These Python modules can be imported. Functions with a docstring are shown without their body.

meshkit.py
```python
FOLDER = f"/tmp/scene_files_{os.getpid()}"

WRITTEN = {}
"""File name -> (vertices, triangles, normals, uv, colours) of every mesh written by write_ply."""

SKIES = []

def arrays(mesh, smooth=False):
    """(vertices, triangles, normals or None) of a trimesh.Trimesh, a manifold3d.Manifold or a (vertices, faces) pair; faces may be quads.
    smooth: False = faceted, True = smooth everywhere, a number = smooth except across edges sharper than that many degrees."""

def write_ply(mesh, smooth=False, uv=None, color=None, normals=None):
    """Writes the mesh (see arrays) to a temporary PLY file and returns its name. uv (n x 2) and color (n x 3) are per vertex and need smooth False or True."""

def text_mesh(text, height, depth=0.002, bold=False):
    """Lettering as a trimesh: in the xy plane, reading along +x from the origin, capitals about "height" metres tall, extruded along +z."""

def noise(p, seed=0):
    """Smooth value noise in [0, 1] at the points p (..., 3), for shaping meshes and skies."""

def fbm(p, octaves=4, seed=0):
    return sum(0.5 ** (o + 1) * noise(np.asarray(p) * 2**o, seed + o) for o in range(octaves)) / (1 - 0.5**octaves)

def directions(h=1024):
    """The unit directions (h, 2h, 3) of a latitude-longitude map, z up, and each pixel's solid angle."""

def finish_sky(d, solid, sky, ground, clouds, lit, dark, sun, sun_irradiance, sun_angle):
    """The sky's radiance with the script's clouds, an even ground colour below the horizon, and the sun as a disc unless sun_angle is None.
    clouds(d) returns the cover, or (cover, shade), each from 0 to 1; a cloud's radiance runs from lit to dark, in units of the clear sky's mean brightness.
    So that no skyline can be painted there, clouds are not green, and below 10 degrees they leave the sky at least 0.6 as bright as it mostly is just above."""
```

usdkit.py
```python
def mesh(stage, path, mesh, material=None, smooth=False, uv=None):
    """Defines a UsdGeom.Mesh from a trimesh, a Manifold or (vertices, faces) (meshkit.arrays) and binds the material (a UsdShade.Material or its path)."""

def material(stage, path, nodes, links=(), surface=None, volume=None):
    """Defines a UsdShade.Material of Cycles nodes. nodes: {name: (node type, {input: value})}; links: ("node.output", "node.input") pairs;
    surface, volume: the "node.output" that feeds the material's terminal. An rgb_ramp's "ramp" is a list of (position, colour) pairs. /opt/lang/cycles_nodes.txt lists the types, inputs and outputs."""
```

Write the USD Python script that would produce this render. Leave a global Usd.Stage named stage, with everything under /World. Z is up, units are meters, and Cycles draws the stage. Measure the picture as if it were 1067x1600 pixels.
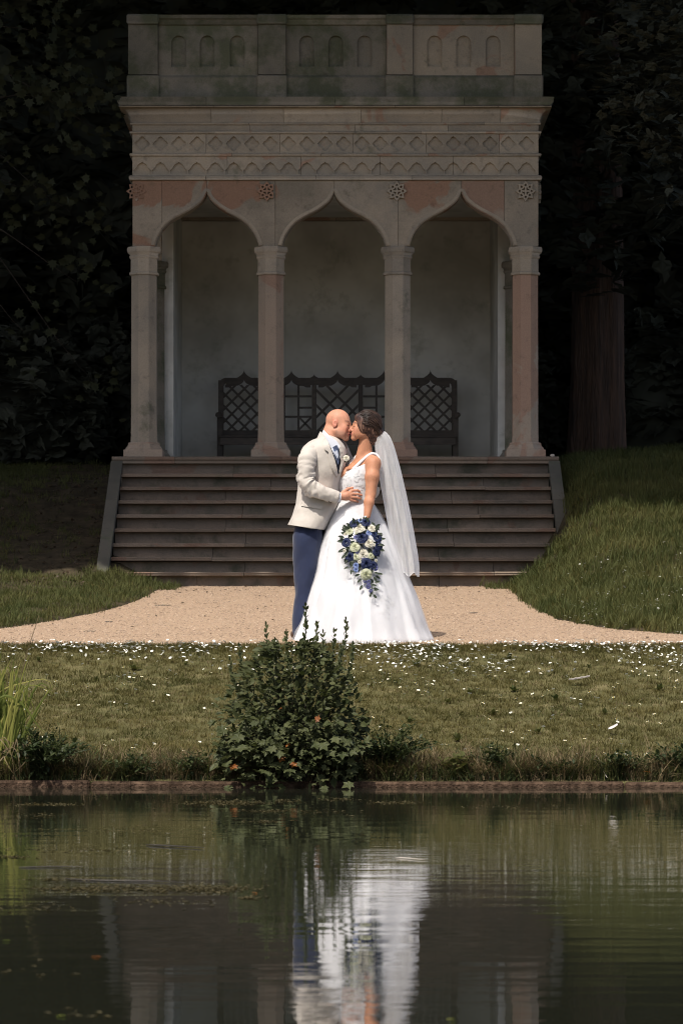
import math, numpy as np, trimesh, manifold3d, shapely, usdkit, meshkit
from manifold3d import Manifold, Mesh as MMesh
from shapely.geometry import Polygon, box as sbox
from shapely.ops import unary_union
from pxr import Usd, UsdGeom, UsdLux, UsdShade, Sdf, Gf, Vt

stage = Usd.Stage.CreateInMemory()
UsdGeom.SetStageUpAxis(stage, 'Z'); UsdGeom.SetStageMetersPerUnit(stage, 1.0)
UsdGeom.Xform.Define(stage, '/World'); UsdGeom.Scope.Define(stage, '/World/Looks')
stage.SetDefaultPrim(stage.GetPrimAtPath('/World'))
pi = math.pi

# ---------------------------------------------------------------- camera, sky, sun
CZ, F, HOR, CX = 0.985, 5400.0, 990.0, 533.5         # eye height over the water, focal length in photo pixels, horizon row
cam = UsdGeom.Camera.Define(stage, '/World/camera')
cam.CreateHorizontalApertureAttr(24.0); cam.CreateVerticalApertureAttr(36.0)
cam.CreateFocalLengthAttr(24.0 * F / 1067)
cam.CreateVerticalApertureOffsetAttr(24.0 * (HOR - 800) / 1067)
cam.CreateFStopAttr(9.0); cam.CreateFocusDistanceAttr(27.0)
cam.CreateExposureAttr(0.70)
cam.AddTranslateOp().Set((0, 0, CZ)); cam.AddRotateXOp().Set(90)
SUN_EL, SUN_AZ = math.radians(57), math.radians(207)    # azimuth = atan2(x, y) of the direction towards the sun
sd = np.array([math.sin(SUN_AZ) * math.cos(SUN_EL), math.cos(SUN_AZ) * math.cos(SUN_EL), math.sin(SUN_EL)])
sun = UsdLux.DistantLight.Define(stage, '/World/sun')
sun.CreateIntensityAttr(0.86); sun.CreateAngleAttr(0.53); sun.CreateNormalizeAttr(True); sun.CreateColorAttr(Gf.Vec3f(1.0, 0.945, 0.865))
zr = sd; up = np.array([0, 0, 1.0]); xr = np.cross(up, zr); xr /= np.linalg.norm(xr); yr = np.cross(zr, xr)
sun.AddTransformOp().Set(Gf.Matrix4d(*[float(v) for v in (*xr, 0, *yr, 0, *zr, 0, 0, 0, 30, 1)]))
sky = UsdLux.DomeLight.Define(stage, '/World/sky')
skm = usdkit.material(stage, '/World/Looks/sky', {
    's': ('sky_texture', {'sky_type': 'single_scattering', 'sun_disc': False, 'sun_elevation': SUN_EL, 'sun_rotation': SUN_AZ, 'aerosol_density': 4.0, 'air_density': 0.8}),
    'b': ('background_shader', {'strength': 0.095})}, [('s.color', 'b.color')], surface='b.background')
UsdShade.MaterialBindingAPI.Apply(sky.GetPrim()).Bind(skm)
for p_ in (sky.GetPrim(),):
    p_.SetCustomDataByKey('kind', 'structure')

# ---------------------------------------------------------------- helpers
used = {}
def numbered(parent, name):
    k = (parent, name); n = used.get(k, 0); used[k] = n + 1
    return name if n == 0 else f'{name}_{n:03d}'
def tag(prim, label=None, cat=None, group=None, kind=None):
    for k, v in (('label', label), ('category', cat), ('group', group), ('kind', kind)):
        if v: prim.SetCustomDataByKey(k, v)
    return prim
def path_of(parent): return '/World' if parent is None else str(parent.GetPath())
def obj(name, mesh, mat, parent=None, smooth=False, label=None, cat=None, group=None, kind=None, tint=None):
    pp = path_of(parent); p = pp + '/' + numbered(pp, name)
    m = usdkit.mesh(stage, p, mesh, MATS[mat] if isinstance(mat, str) else mat, smooth=smooth)
    if tint is not None:
        UsdGeom.PrimvarsAPI(m).CreatePrimvar('tint', Sdf.ValueTypeNames.Color3fArray, 'vertex').Set(Vt.Vec3fArray.FromNumpy(np.asarray(tint, np.float32)))
    return tag(m.GetPrim(), label, cat, group, kind)
def thing(name, label, cat, loc=(0, 0, 0), rz=0.0, group=None, scale=None):
    x = UsdGeom.Xform.Define(stage, '/World/' + numbered('/World', name))
    x.AddTranslateOp().Set(tuple(map(float, loc)))
    if rz: x.AddRotateZOp().Set(math.degrees(rz))
    if scale: x.AddScaleOp().Set((scale,) * 3 if np.ndim(scale) == 0 else tuple(scale))
    return tag(x.GetPrim(), label, cat, group)
def ref(name, src, loc, rz, label, cat, group=None, scale=None, tilt=None):
    x = UsdGeom.Xform.Define(stage, '/World/' + numbered('/World', name))
    x.AddTranslateOp().Set(tuple(map(float, loc))); x.AddRotateZOp().Set(math.degrees(rz))
    if tilt: x.AddRotateXOp().Set(math.degrees(tilt))
    if scale: x.AddScaleOp().Set((scale,) * 3)
    r = x.GetPrim(); r.GetReferences().AddInternalReference(src); r.SetInstanceable(True)
    return tag(r, label, cat, group)
def instancer(name, protos, pos, quat, scale, idx, parent=None, **tags):
    """protos: [(mesh, material)]; quat as (n,4) w x y z."""
    pp = path_of(parent); p = pp + '/' + numbered(pp, name)
    pi_ = UsdGeom.PointInstancer.Define(stage, p)
    for k, (m, mt) in enumerate(protos):
        usdkit.mesh(stage, f'{p}/clump_{k:03d}' if k else f'{p}/clump', m, MATS[mt])
        pi_.CreatePrototypesRel().AddTarget(f'{p}/clump_{k:03d}' if k else f'{p}/clump')
    pi_.CreatePositionsAttr(Vt.Vec3fArray.FromNumpy(np.asarray(pos, np.float32)))
    q = np.asarray(quat, np.float32)
    pi_.CreateOrientationsfAttr([Gf.Quatf(float(a), float(b), float(c), float(d)) for a, b, c, d in q]) if hasattr(pi_, 'CreateOrientationsfAttr') and False else pi_.CreateOrientationsAttr(Vt.QuathArray([Gf.Quath(float(a), float(b), float(c), float(d)) for a, b, c, d in q]))
    pi_.CreateScalesAttr(Vt.Vec3fArray.FromNumpy(np.repeat(np.asarray(scale, np.float32)[:, None], 3, 1) if np.ndim(scale) == 1 else np.asarray(scale, np.float32)))
    pi_.CreateProtoIndicesAttr(Vt.IntArray.FromNumpy(np.asarray(idx, np.int32)))
    return tag(pi_.GetPrim(), **tags)
def yaw_tilt_quats(rng, n, tilt):
    a = rng.uniform(0, 2 * pi, n); t = rng.normal(0, tilt, n); b = rng.uniform(0, 2 * pi, n)
    q1 = np.stack([np.cos(a / 2), 0 * a, 0 * a, np.sin(a / 2)], 1)
    q2 = np.stack([np.cos(t / 2), np.sin(t / 2) * np.cos(b), np.sin(t / 2) * np.sin(b), 0 * a], 1)
    w1, x1, y1, z1 = q2.T; w2, x2, y2, z2 = q1.T
    return np.stack([w1*w2-x1*x2-y1*y2-z1*z2, w1*x2+x1*w2+y1*z2-z1*y2, w1*y2-x1*z2+y1*w2+z1*x2, w1*z2+x1*y2-y1*x2+z1*w2], 1)

def at(px, py, y):                                   # the point that stands at pixel (px, py) of the photograph at depth y
    return np.array([(px - CX) * y / F, y, CZ - (py - HOR) * y / F])
def box(x0, x1, y0, y1, z0, z1):
    b = trimesh.creation.box((x1 - x0, y1 - y0, z1 - z0)); b.apply_translation(((x0 + x1) / 2, (y0 + y1) / 2, (z0 + z1) / 2)); return b
def mbox(x0, x1, y0, y1, z0, z1): return Manifold.cube((x1 - x0, y1 - y0, z1 - z0)).translate((x0, y0, z0))
def rbox(x0, x1, y0, y1, z0, z1, r=0.008):           # a box with chamfered edges
    def cl(a, b): return (min(a, b), max(a, b))
    h = []
    for s in range(3):
        d = [r, r, r]; d[s] = 0
        h.append(mbox(x0 + d[0], x1 - d[0], y0 + d[1], y1 - d[1], z0 + d[2], z1 - d[2]))
    return Manifold.batch_hull(h)
def to_man(v, f):
    t = trimesh.Trimesh(v, f, process=True); t.merge_vertices()
    if t.volume < 0: t.invert()
    return Manifold(MMesh(np.asarray(t.vertices, np.float32), np.asarray(t.faces, np.uint32)))
def prism(poly, d0, d1, axis='y'):
    """A shapely polygon in (x, z) extruded from y=d0 to d1, or in (y, z) extruded along x."""
    ms = []
    for g in getattr(poly, 'geoms', [poly]):
        if g.area < 1e-9: continue
        m = trimesh.creation.extrude_polygon(g, d1 - d0, engine='earcut')
        v = np.array(m.vertices); v[:, 2] += d0
        v = v[:, [0, 2, 1]] if axis == 'y' else v[:, [2, 0, 1]]
        m = trimesh.Trimesh(v, m.faces, process=False)
        if m.volume < 0: m.invert()
        ms.append(m)
    return trimesh.util.concatenate(ms)
def pman(poly, d0, d1, axis='y'):
    m = prism(poly, d0, d1, axis); return to_man(m.vertices, m.faces)
def loft(rings, closed=True, caps=True):
    """rings: (m, n, 3). Side quads, with fans at the ends."""
    R = np.asarray(rings, float); m, n = R.shape[:2]
    i, j = np.meshgrid(np.arange(m - 1), np.arange(n if closed else n - 1), indexing='ij')
    j2 = (j + 1) % n
    q = np.stack([i * n + j, i * n + j2, (i + 1) * n + j2, (i + 1) * n + j], -1).reshape(-1, 4)
    f = np.vstack([q[:, [0, 1, 2]], q[:, [0, 2, 3]]]); v = R.reshape(-1, 3)
    if closed and caps:
        c0, c1 = len(v), len(v) + 1
        v = np.vstack([v, R[0].mean(0), R[-1].mean(0)])
        a = np.arange(n); b = (a + 1) % n
        f = np.vstack([f, np.stack([np.full(n, c0), b, a], 1), np.stack([np.full(n, c1), (m - 1) * n + a, (m - 1) * n + b], 1)])
    t = trimesh.Trimesh(v, f, process=False)
    if closed and caps and t.volume < 0: t.invert()
    return t
def frame(t):
    t = t / (np.linalg.norm(t) + 1e-12); a = np.array([0, 0, 1.0]) if abs(t[2]) < 0.9 else np.array([0, 1.0, 0])
    u = np.cross(a, t); u /= np.linalg.norm(u); return u, np.cross(t, u)
def tube(pts, rad, n=6, caps=True):
    p = np.asarray(pts, float); r = np.broadcast_to(rad, (len(p),)); T = np.gradient(p, axis=0); a = np.arange(n) * 2 * pi / n; rings = []
    u, _ = frame(T[0])
    for k in range(len(p)):
        t = T[k] / (np.linalg.norm(T[k]) + 1e-12); u = u - t * (u @ t); u /= np.linalg.norm(u); w = np.cross(t, u)
        rings.append(p[k] + r[k] * (np.cos(a)[:, None] * u + np.sin(a)[:, None] * w))
    return loft(rings, caps=caps)
def cat(*ms): return trimesh.util.concatenate([m if isinstance(m, trimesh.Trimesh) else man_tri(m) for m in ms])
def man_tri(m):
    k = m.to_mesh(); return trimesh.Trimesh(k.vert_properties[:, :3], k.tri_verts, process=False)
def spline(pts, n):
    from scipy.interpolate import CubicSpline
    p = np.asarray(pts, float); d = np.r_[0, np.cumsum(np.linalg.norm(np.diff(p[:, :3], axis=0), axis=1) + 1e-9)]
    return CubicSpline(d, p)(np.linspace(0, d[-1], n))
def scatter(tv, tf, pos, scale, R):
    """Copies of a template (tv, tf) at pos with scale and rotation matrices R, as one mesh."""
    n = len(pos); v = np.einsum('nij,kj->nki', R, tv) * np.asarray(scale)[:, None, None] + np.asarray(pos)[:, None, :]
    f = tf[None] + (np.arange(n) * len(tv))[:, None, None]
    return trimesh.Trimesh(v.reshape(-1, 3), f.reshape(-1, 3), process=False)
def rand_rot(rng, n, droop=None):
    """Random rotations; with droop the template's +z (the leaf's face) stays within that angle of up."""
    if droop is None:
        q = rng.normal(size=(n, 4)); q /= np.linalg.norm(q, axis=1, keepdims=True)
    else:
        q = yaw_tilt_quats(rng, n, droop)
    w, x, y, z = q.T
    return np.stack([np.stack([1-2*(y*y+z*z), 2*(x*y-z*w), 2*(x*z+y*w)], 1), np.stack([2*(x*y+z*w), 1-2*(x*x+z*z), 2*(y*z-x*w)], 1), np.stack([2*(x*z-y*w), 2*(y*z+x*w), 1-2*(x*x+y*y)], 1)], 1)

# ---------------------------------------------------------------- materials
MATS = {}
def mk(name, nodes, links, surface='p.BSDF'):
    MATS[name] = usdkit.material(stage, '/World/Looks/' + name, nodes, links, surface=surface); return MATS[name]
def plain(name, color, rough=0.6, **kw):
    return mk(name, {'p': ('principled_bsdf', dict(base_color=color, roughness=rough, **kw))}, [])
def mottled(name, ramp, scale=6.0, rough=0.8, bump=0.3, bump_scale=60.0, bump_dist=0.004, detail=5, rnd=0.25, stretch=(1, 1, 1), **kw):
    """Colour from a noise ramp in world space, with fine relief, each object a little lighter or darker."""
    return mk(name, {
        'g': ('geometry', {}), 'm': ('mapping', {'scale': stretch}), 'n': ('noise_texture', {'scale': scale, 'detail': detail, 'roughness': 0.6}), 'r': ('rgb_ramp', {'ramp': ramp}),
        'o': ('object_info', {}), 'v': ('map_range', {'to_min': 1 - rnd, 'to_max': 1 + rnd}), 'h': ('hsv', {}),
        'n2': ('noise_texture', {'scale': bump_scale, 'detail': 4}), 'b': ('bump', {'strength': bump, 'distance': bump_dist}),
        'p': ('principled_bsdf', dict(roughness=rough, **kw))},
        [('g.position', 'm.vector'), ('m.vector', 'n.vector'), ('n.fac', 'r.fac'), ('r.color', 'h.color'), ('o.random', 'v.value'), ('v.result', 'h.value'), ('h.color', 'p.base_color'),
         ('m.vector', 'n2.vector'), ('n2.fac', 'b.height'), ('b.normal', 'p.normal')])
def stone(name, buff, grey, red, red_at=0.56, algae=(0.085, 0.095, 0.055), algae_at=0.60, dark=(0.06, 0.055, 0.048), rnd=0.16):
    mk(name, {
        'g': ('geometry', {}), 'o': ('object_info', {}),
        'off': ('vector_math', {'math_type': 'multiply_add', 'vector2': (1, 1, 1)}), 'ox': ('combine_xyz', {}), 'om': ('math', {'math_type': 'multiply', 'value2': 3.0}),
        'n1': ('noise_texture', {'scale': 1.3, 'detail': 5, 'roughness': 0.6, 'distortion': 0.6}), 'r1': ('rgb_ramp', {'ramp': [(0.38, grey), (0.6, buff)]}),
        'n2': ('noise_texture', {'scale': 0.85, 'detail': 4, 'roughness': 0.55, 'distortion': 1.2}), 'r2': ('rgb_ramp', {'ramp': [(red_at, (0, 0, 0)), (red_at + 0.025, (1, 1, 1))]}), 'm2': ('mix', {'color2': red}),
        'n3': ('noise_texture', {'scale': 1.9, 'detail': 7, 'roughness': 0.68}), 'r3': ('rgb_ramp', {'ramp': [(algae_at, (0, 0, 0)), (algae_at + 0.14, (0.8, 0.8, 0.8))]}), 'm3': ('mix', {'color2': algae}),
        'n4': ('noise_texture', {'scale': 9.0, 'detail': 7, 'roughness': 0.72}), 'r4': ('rgb_ramp', {'ramp': [(0.55, (0, 0, 0)), (0.80, (0.6, 0.6, 0.6))]}), 'm4': ('mix', {'color2': dark}),
        'n6': ('noise_texture', {'scale': 75.0, 'detail': 3}), 'r6': ('rgb_ramp', {'ramp': [(0.3, (0.88, 0.88, 0.88)), (0.7, (1.06, 1.06, 1.06))]}), 'm6': ('mix', {'mix_type': 'multiply', 'fac': 1.0}),
        'v': ('map_range', {'to_min': 1 - rnd, 'to_max': 1 + rnd}), 'h': ('hsv', {}),
        'n5': ('noise_texture', {'scale': 42.0, 'detail': 6, 'roughness': 0.7}), 'b': ('bump', {'strength': 0.55, 'distance': 0.006}),
        'p': ('principled_bsdf', {'roughness': 0.9, 'specular_ior_level': 0.25})},
        [('o.random', 'om.value1'), ('om.value', 'ox.x'), ('g.position', 'off.vector1'), ('ox.vector', 'off.vector3'),
         ('off.vector', 'n1.vector'), ('off.vector', 'n2.vector'), ('g.position', 'n3.vector'), ('g.position', 'n4.vector'), ('g.position', 'n5.vector'), ('g.position', 'n6.vector'),
         ('n1.fac', 'r1.fac'), ('n2.fac', 'r2.fac'), ('n3.fac', 'r3.fac'), ('n4.fac', 'r4.fac'), ('n6.fac', 'r6.fac'),
         ('r1.color', 'm2.color1'), ('r2.color', 'm2.fac'), ('m2.color', 'm3.color1'), ('r3.color', 'm3.fac'), ('m3.color', 'm4.color1'), ('r4.color', 'm4.fac'),
         ('m4.color', 'm6.color1'), ('r6.color', 'm6.color2'), ('m6.color', 'h.color'), ('o.random', 'v.value'), ('v.result', 'h.value'), ('h.color', 'p.base_color'), ('n5.fac', 'b.height'), ('b.normal', 'p.normal')])
BUFF, GREY, RED = (0.385, 0.322, 0.245), (0.30, 0.262, 0.21), (0.33, 0.22, 0.158)
stone('stone', BUFF, GREY, RED, red_at=0.60)
stone('stone_pink', (0.40, 0.31, 0.235), (0.35, 0.285, 0.22), (0.35, 0.232, 0.168), red_at=0.47, algae_at=0.66)
stone('stone_patchy', BUFF, (0.275, 0.235, 0.18), (0.33, 0.20, 0.135), red_at=0.50, dark=(0.075, 0.06, 0.05))
stone('stone_dark', (0.225, 0.20, 0.16), (0.175, 0.16, 0.132), RED, red_at=0.68, algae_at=0.44)  # darker base and wider algae patches; set mainly on the top and left
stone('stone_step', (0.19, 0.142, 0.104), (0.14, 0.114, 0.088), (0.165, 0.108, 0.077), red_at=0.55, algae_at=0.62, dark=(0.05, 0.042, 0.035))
stone('stone_riser_shaded', (0.165, 0.128, 0.098), (0.12, 0.10, 0.08), (0.14, 0.095, 0.07), red_at=0.6, algae_at=0.5, algae=(0.05, 0.052, 0.034), dark=(0.04, 0.034, 0.028))  # darker copy of the step stone: shade below the nosings painted in
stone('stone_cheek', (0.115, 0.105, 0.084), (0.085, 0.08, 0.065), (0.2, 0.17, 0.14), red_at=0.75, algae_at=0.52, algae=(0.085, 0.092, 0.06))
mk('plaster', {'g': ('geometry', {}), 'n1': ('noise_texture', {'scale': 0.9, 'detail': 5, 'roughness': 0.6}), 'r1': ('rgb_ramp', {'ramp': [(0.35, (0.44, 0.43, 0.385)), (0.6, (0.66, 0.65, 0.60))]}),
    'n2': ('noise_texture', {'scale': 2.2, 'detail': 7, 'roughness': 0.7}), 'r2': ('rgb_ramp', {'ramp': [(0.55, (0, 0, 0)), (0.75, (0.65, 0.65, 0.65))]}), 'm2': ('mix', {'color2': (0.22, 0.23, 0.17)}),
    'n3': ('noise_texture', {'scale': 30.0, 'detail': 4}), 'b': ('bump', {'strength': 0.3, 'distance': 0.004}), 'p': ('principled_bsdf', {'roughness': 0.9})},
   [('g.position', 'n1.vector'), ('g.position', 'n2.vector'), ('g.position', 'n3.vector'), ('n1.fac', 'r1.fac'), ('n2.fac', 'r2.fac'), ('r1.color', 'm2.color1'), ('r2.color', 'm2.fac'), ('m2.color', 'p.base_color'), ('n3.fac', 'b.height'), ('b.normal', 'p.normal')])
mottled('bench_wood', [(0.3, (0.035, 0.028, 0.022)), (0.7, (0.085, 0.068, 0.052))], scale=9, stretch=(1, 1, 3), rough=0.7)
mottled('gravel', [(0.30, (0.17, 0.117, 0.08)), (0.5, (0.33, 0.232, 0.155)), (0.70, (0.46, 0.35, 0.25))], specular_ior_level=0.1, scale=60, detail=6, bump=0.8, bump_scale=90, bump_dist=0.012, rnd=0.0)
mottled('pebble_stone', [(0.3, (0.16, 0.108, 0.07)), (0.5, (0.31, 0.225, 0.155)), (0.7, (0.46, 0.365, 0.275))], scale=70, rnd=0.3, bump=0.1)
mottled('bark_red', [(0.3, (0.03, 0.018, 0.011)), (0.7, (0.12, 0.064, 0.036))], scale=7, stretch=(2.2, 2.2, 0.25), bump=1.0, bump_scale=16, bump_dist=0.05)
mottled('bark', [(0.3, (0.018, 0.015, 0.012)), (0.7, (0.045, 0.038, 0.03))], specular_ior_level=0.03, scale=8, stretch=(1.5, 1.5, 0.35), bump=0.8, bump_scale=22, bump_dist=0.03)
mottled('kerb', [(0.3, (0.022, 0.014, 0.009)), (0.5, (0.055, 0.035, 0.023)), (0.72, (0.12, 0.078, 0.052))], specular_ior_level=0.08, scale=16, detail=7, bump=1.0, bump_scale=45, bump_dist=0.02, rnd=0.12)
def leafmat(name, c0, c1, trans=0.3, rough=0.5, scale=2.5, rnd=0.3, spec=0.35, tcol=None):
    """Leaf: colour varies from place to place and from leaf to leaf; some light passes through."""
    mk(name, {'g': ('geometry', {}), 'n': ('noise_texture', {'scale': scale, 'detail': 3}), 'r': ('rgb_ramp', {'ramp': [(0.3, c0), (0.7, c1)]}), 'v': ('map_range', {'to_min': 1 - rnd, 'to_max': 1 + rnd}), 'h': ('hsv', {}),
              't': ('translucent_bsdf', {}), 'hs': ('hsv', {'saturation': 1.15, 'value': 1.3}), 'mx': ('mix_closure', {'fac': trans}), 'p': ('principled_bsdf', {'roughness': rough, 'specular_ior_level': spec})},
       [('g.position', 'n.vector'), ('n.fac', 'r.fac'), ('r.color', 'h.color'), ('g.random_per_island', 'v.value'), ('v.result', 'h.value'), ('h.color', 'p.base_color'), ('h.color', 'hs.color'), ('hs.color', 't.color'), ('p.BSDF', 'mx.closure1'), ('t.BSDF', 'mx.closure2')], surface='mx.closure')
leafmat('yew_leaf', (0.050, 0.054, 0.042), (0.080, 0.085, 0.062), trans=0.1, rnd=0.15, spec=0.1)
leafmat('canopy_leaf', (0.03, 0.045, 0.016), (0.065, 0.085, 0.03), trans=0.25)
leafmat('maple_leaf', (0.032, 0.038, 0.022), (0.052, 0.058, 0.034), trans=0.25, spec=0.08)
leafmat('grass_lawn', (0.102, 0.104, 0.034), (0.225, 0.190, 0.072), trans=0.25, scale=2.2, rnd=0.5, spec=0.08, rough=0.8)
leafmat('grass_bank', (0.080, 0.102, 0.032), (0.190, 0.192, 0.068), trans=0.25, scale=1.4, rnd=0.5, spec=0.12, rough=0.7)
leafmat('grass_dry', (0.13, 0.095, 0.05), (0.34, 0.26, 0.145), trans=0.15, scale=4, rnd=0.45, spec=0.1)
leafmat('weed_leaf', (0.032, 0.050, 0.018), (0.085, 0.105, 0.038), trans=0.2, scale=6, rnd=0.45, spec=0.2)
# ---------------------------------------------------------------- the ground, the path and the pond
WY = 22.07                                                  # where the water meets the kerb
def ss(a, b, x): t = np.clip((np.asarray(x, float) - a) / (b - a), 0, 1); return t * t * (3 - 2 * t)
def P(y): return np.interp(y, [WY + 0.1, 23.5, 25.5, 26.8, 27.2, 37.4, 41, 48, 80, 600], [0.04, 0.22, 0.56, 0.83, 0.888, 1.49, 1.49, 1.55, 3.0, 3.0])
RY, RX = [27.9, 28.2, 28.6, 29.4, 30.9, 32.9, 35.5, 37.5, 60], [20, 5, 2.83, 2.27, 1.925, 1.83, 1.81, 1.84, 1.84]
LY, LX = [28.7, 29.0, 29.4, 30.9, 32.2, 33.5, 34.9, 37.5, 60], [-20, -5, -2.9, -2.48, -2.23, -2.07, -1.99, -1.93, -1.93]
def ground_z(x, y):
    x, y = np.broadcast_arrays(np.asarray(x, float), np.asarray(y, float))
    z = P(y)
    er, el = x - np.interp(y, RY, RX), np.interp(y, LY, LX) - x
    er, el = np.where(y < 27.9, -1, er), np.where(y < 28.7, -1, el)
    rr = np.interp(y, [28, 30, 33, 35, 37, 39, 40.5, 43, 48], [0, 0.05, 0.3, 0.55, 0.86, 1.26, 1.42, 1.60, 1.65])
    rl = np.interp(y, [28, 33, 36, 37, 38.5, 40, 42, 45], [0, 0.03, 0.07, 0.12, 0.38, 0.80, 1.30, 1.60])
    z = z + rr * ss(0, 1.05, er) + 0.10 * np.clip(er - 1, 0, 8) * ss(31, 40, y) * np.exp(-np.clip(er - 1, 0, 8) / 5) + rl * ss(0, 0.55, el) + 0.03 * ss(0, 0.1, er) + 0.03 * ss(0, 0.1, el)
    und = meshkit.fbm(np.stack([x * 0.9, y * 0.7, 0 * x], -1), 3, 5) - 0.5
    onl = ss(WY + 0.2, WY + 0.8, y) * (1 - ss(26.2, 27.0, y)); onb = np.maximum(ss(0.1, 0.6, er), ss(0.1, 0.6, el))
    z = z + und * (0.10 * onl + 0.16 * onb)
    z = np.where(y < WY + 0.1, np.where((y > 2.5) & (np.abs(x) < 40), -0.5, 0.12), z)
    return z
gx = np.unique(np.r_[-600, -250, -100, -41, -39, -25, -14, np.arange(-8, 8.01, 0.13), 14, 25, 39, 41, 100, 250, 600])
gy = np.unique(np.r_[-600, -200, -50, 0, 2.4, 2.6, 10, 20, WY - 0.06, WY + 0.06, np.arange(WY + 0.15, 27.2, 0.13), 27.2, np.arange(27.33, 49, 0.13), 55, 62, 80, 120, 250, 600])
X, Y = np.meshgrid(gx, gy, indexing='ij')
Z = ground_z(X, Y)
Z[:, (gy == WY - 0.06)] = -0.5; Z[:, (gy == WY + 0.06)] = 0.02
def grid(X, Y, Z):
    m, n = X.shape; i, j = np.meshgrid(np.arange(m - 1), np.arange(n - 1), indexing='ij')
    q = np.stack([i * n + j, (i + 1) * n + j, (i + 1) * n + j + 1, i * n + j + 1], -1).reshape(-1, 4)
    return trimesh.Trimesh(np.stack([X, Y, Z], -1).reshape(-1, 3), np.vstack([q[:, [0, 1, 2]], q[:, [0, 2, 3]]]), process=False)
# bare soil shows where nothing grows: under the grass, and on the bank at the left of the steps
mk('soil', {'g': ('geometry', {}), 'n': ('noise_texture', {'scale': 5.0, 'detail': 8, 'roughness': 0.65}), 'r': ('rgb_ramp', {'ramp': [(0.3, (0.024, 0.019, 0.012)), (0.5, (0.045, 0.036, 0.022)), (0.72, (0.085, 0.064, 0.04))]}),
            'r2': ('rgb_ramp', {'ramp': [(0.3, (0.055, 0.055, 0.022)), (0.55, (0.105, 0.095, 0.042)), (0.75, (0.155, 0.128, 0.065))]}), 'xyz': ('separate_xyz', {}), 'w': ('map_range', {'from_min': 27.3, 'from_max': 27.6, 'to_min': 1, 'to_max': 0, 'clamp': True}), 'm': ('mix', {}),
            'n2': ('noise_texture', {'scale': 40.0, 'detail': 4}), 'b': ('bump', {'strength': 0.8, 'distance': 0.02}), 'p': ('principled_bsdf', {'roughness': 0.95, 'specular_ior_level': 0.08})},
   [('g.position', 'n.vector'), ('g.position', 'n2.vector'), ('n.fac', 'r.fac'), ('n.fac', 'r2.fac'), ('g.position', 'xyz.vector'), ('xyz.y', 'w.value'), ('w.result', 'm.fac'), ('r.color', 'm.color1'), ('r2.color', 'm.color2'), ('m.color', 'p.base_color'), ('n2.fac', 'b.height'), ('b.normal', 'p.normal')])   # mossy turf below the path, bare earth above it
obj('ground', grid(X, Y, Z), 'soil', smooth=True, kind='structure', label='grassy and earthy ground sloping from the pond up to the wood')
bxs = np.array([-20, -5, -2.9, -2.48, -2.23, -2.07, -1.99, -1.93, -1.90, 1.79, 1.81, 1.83, 1.925, 2.27, 2.83, 5, 20.0])
bys = np.array([28.7, 29.0, 29.4, 30.9, 32.2, 33.5, 34.9, 37.42, 37.42, 37.42, 35.5, 32.9, 30.9, 29.4, 28.6, 28.2, 27.9])
px_ = np.unique(np.r_[np.linspace(-20, -3.2, 20), np.arange(-3.2, 3.2, 0.04), np.linspace(3.2, 20, 20)])
tt = np.linspace(0, 1, 70)
yb = np.interp(px_, bxs, bys) + 0.25 * (meshkit.noise(np.stack([px_ * 5, 0 * px_, 0 * px_], -1), 3) - 0.5) * (np.interp(px_, bxs, bys) < 37)
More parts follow.
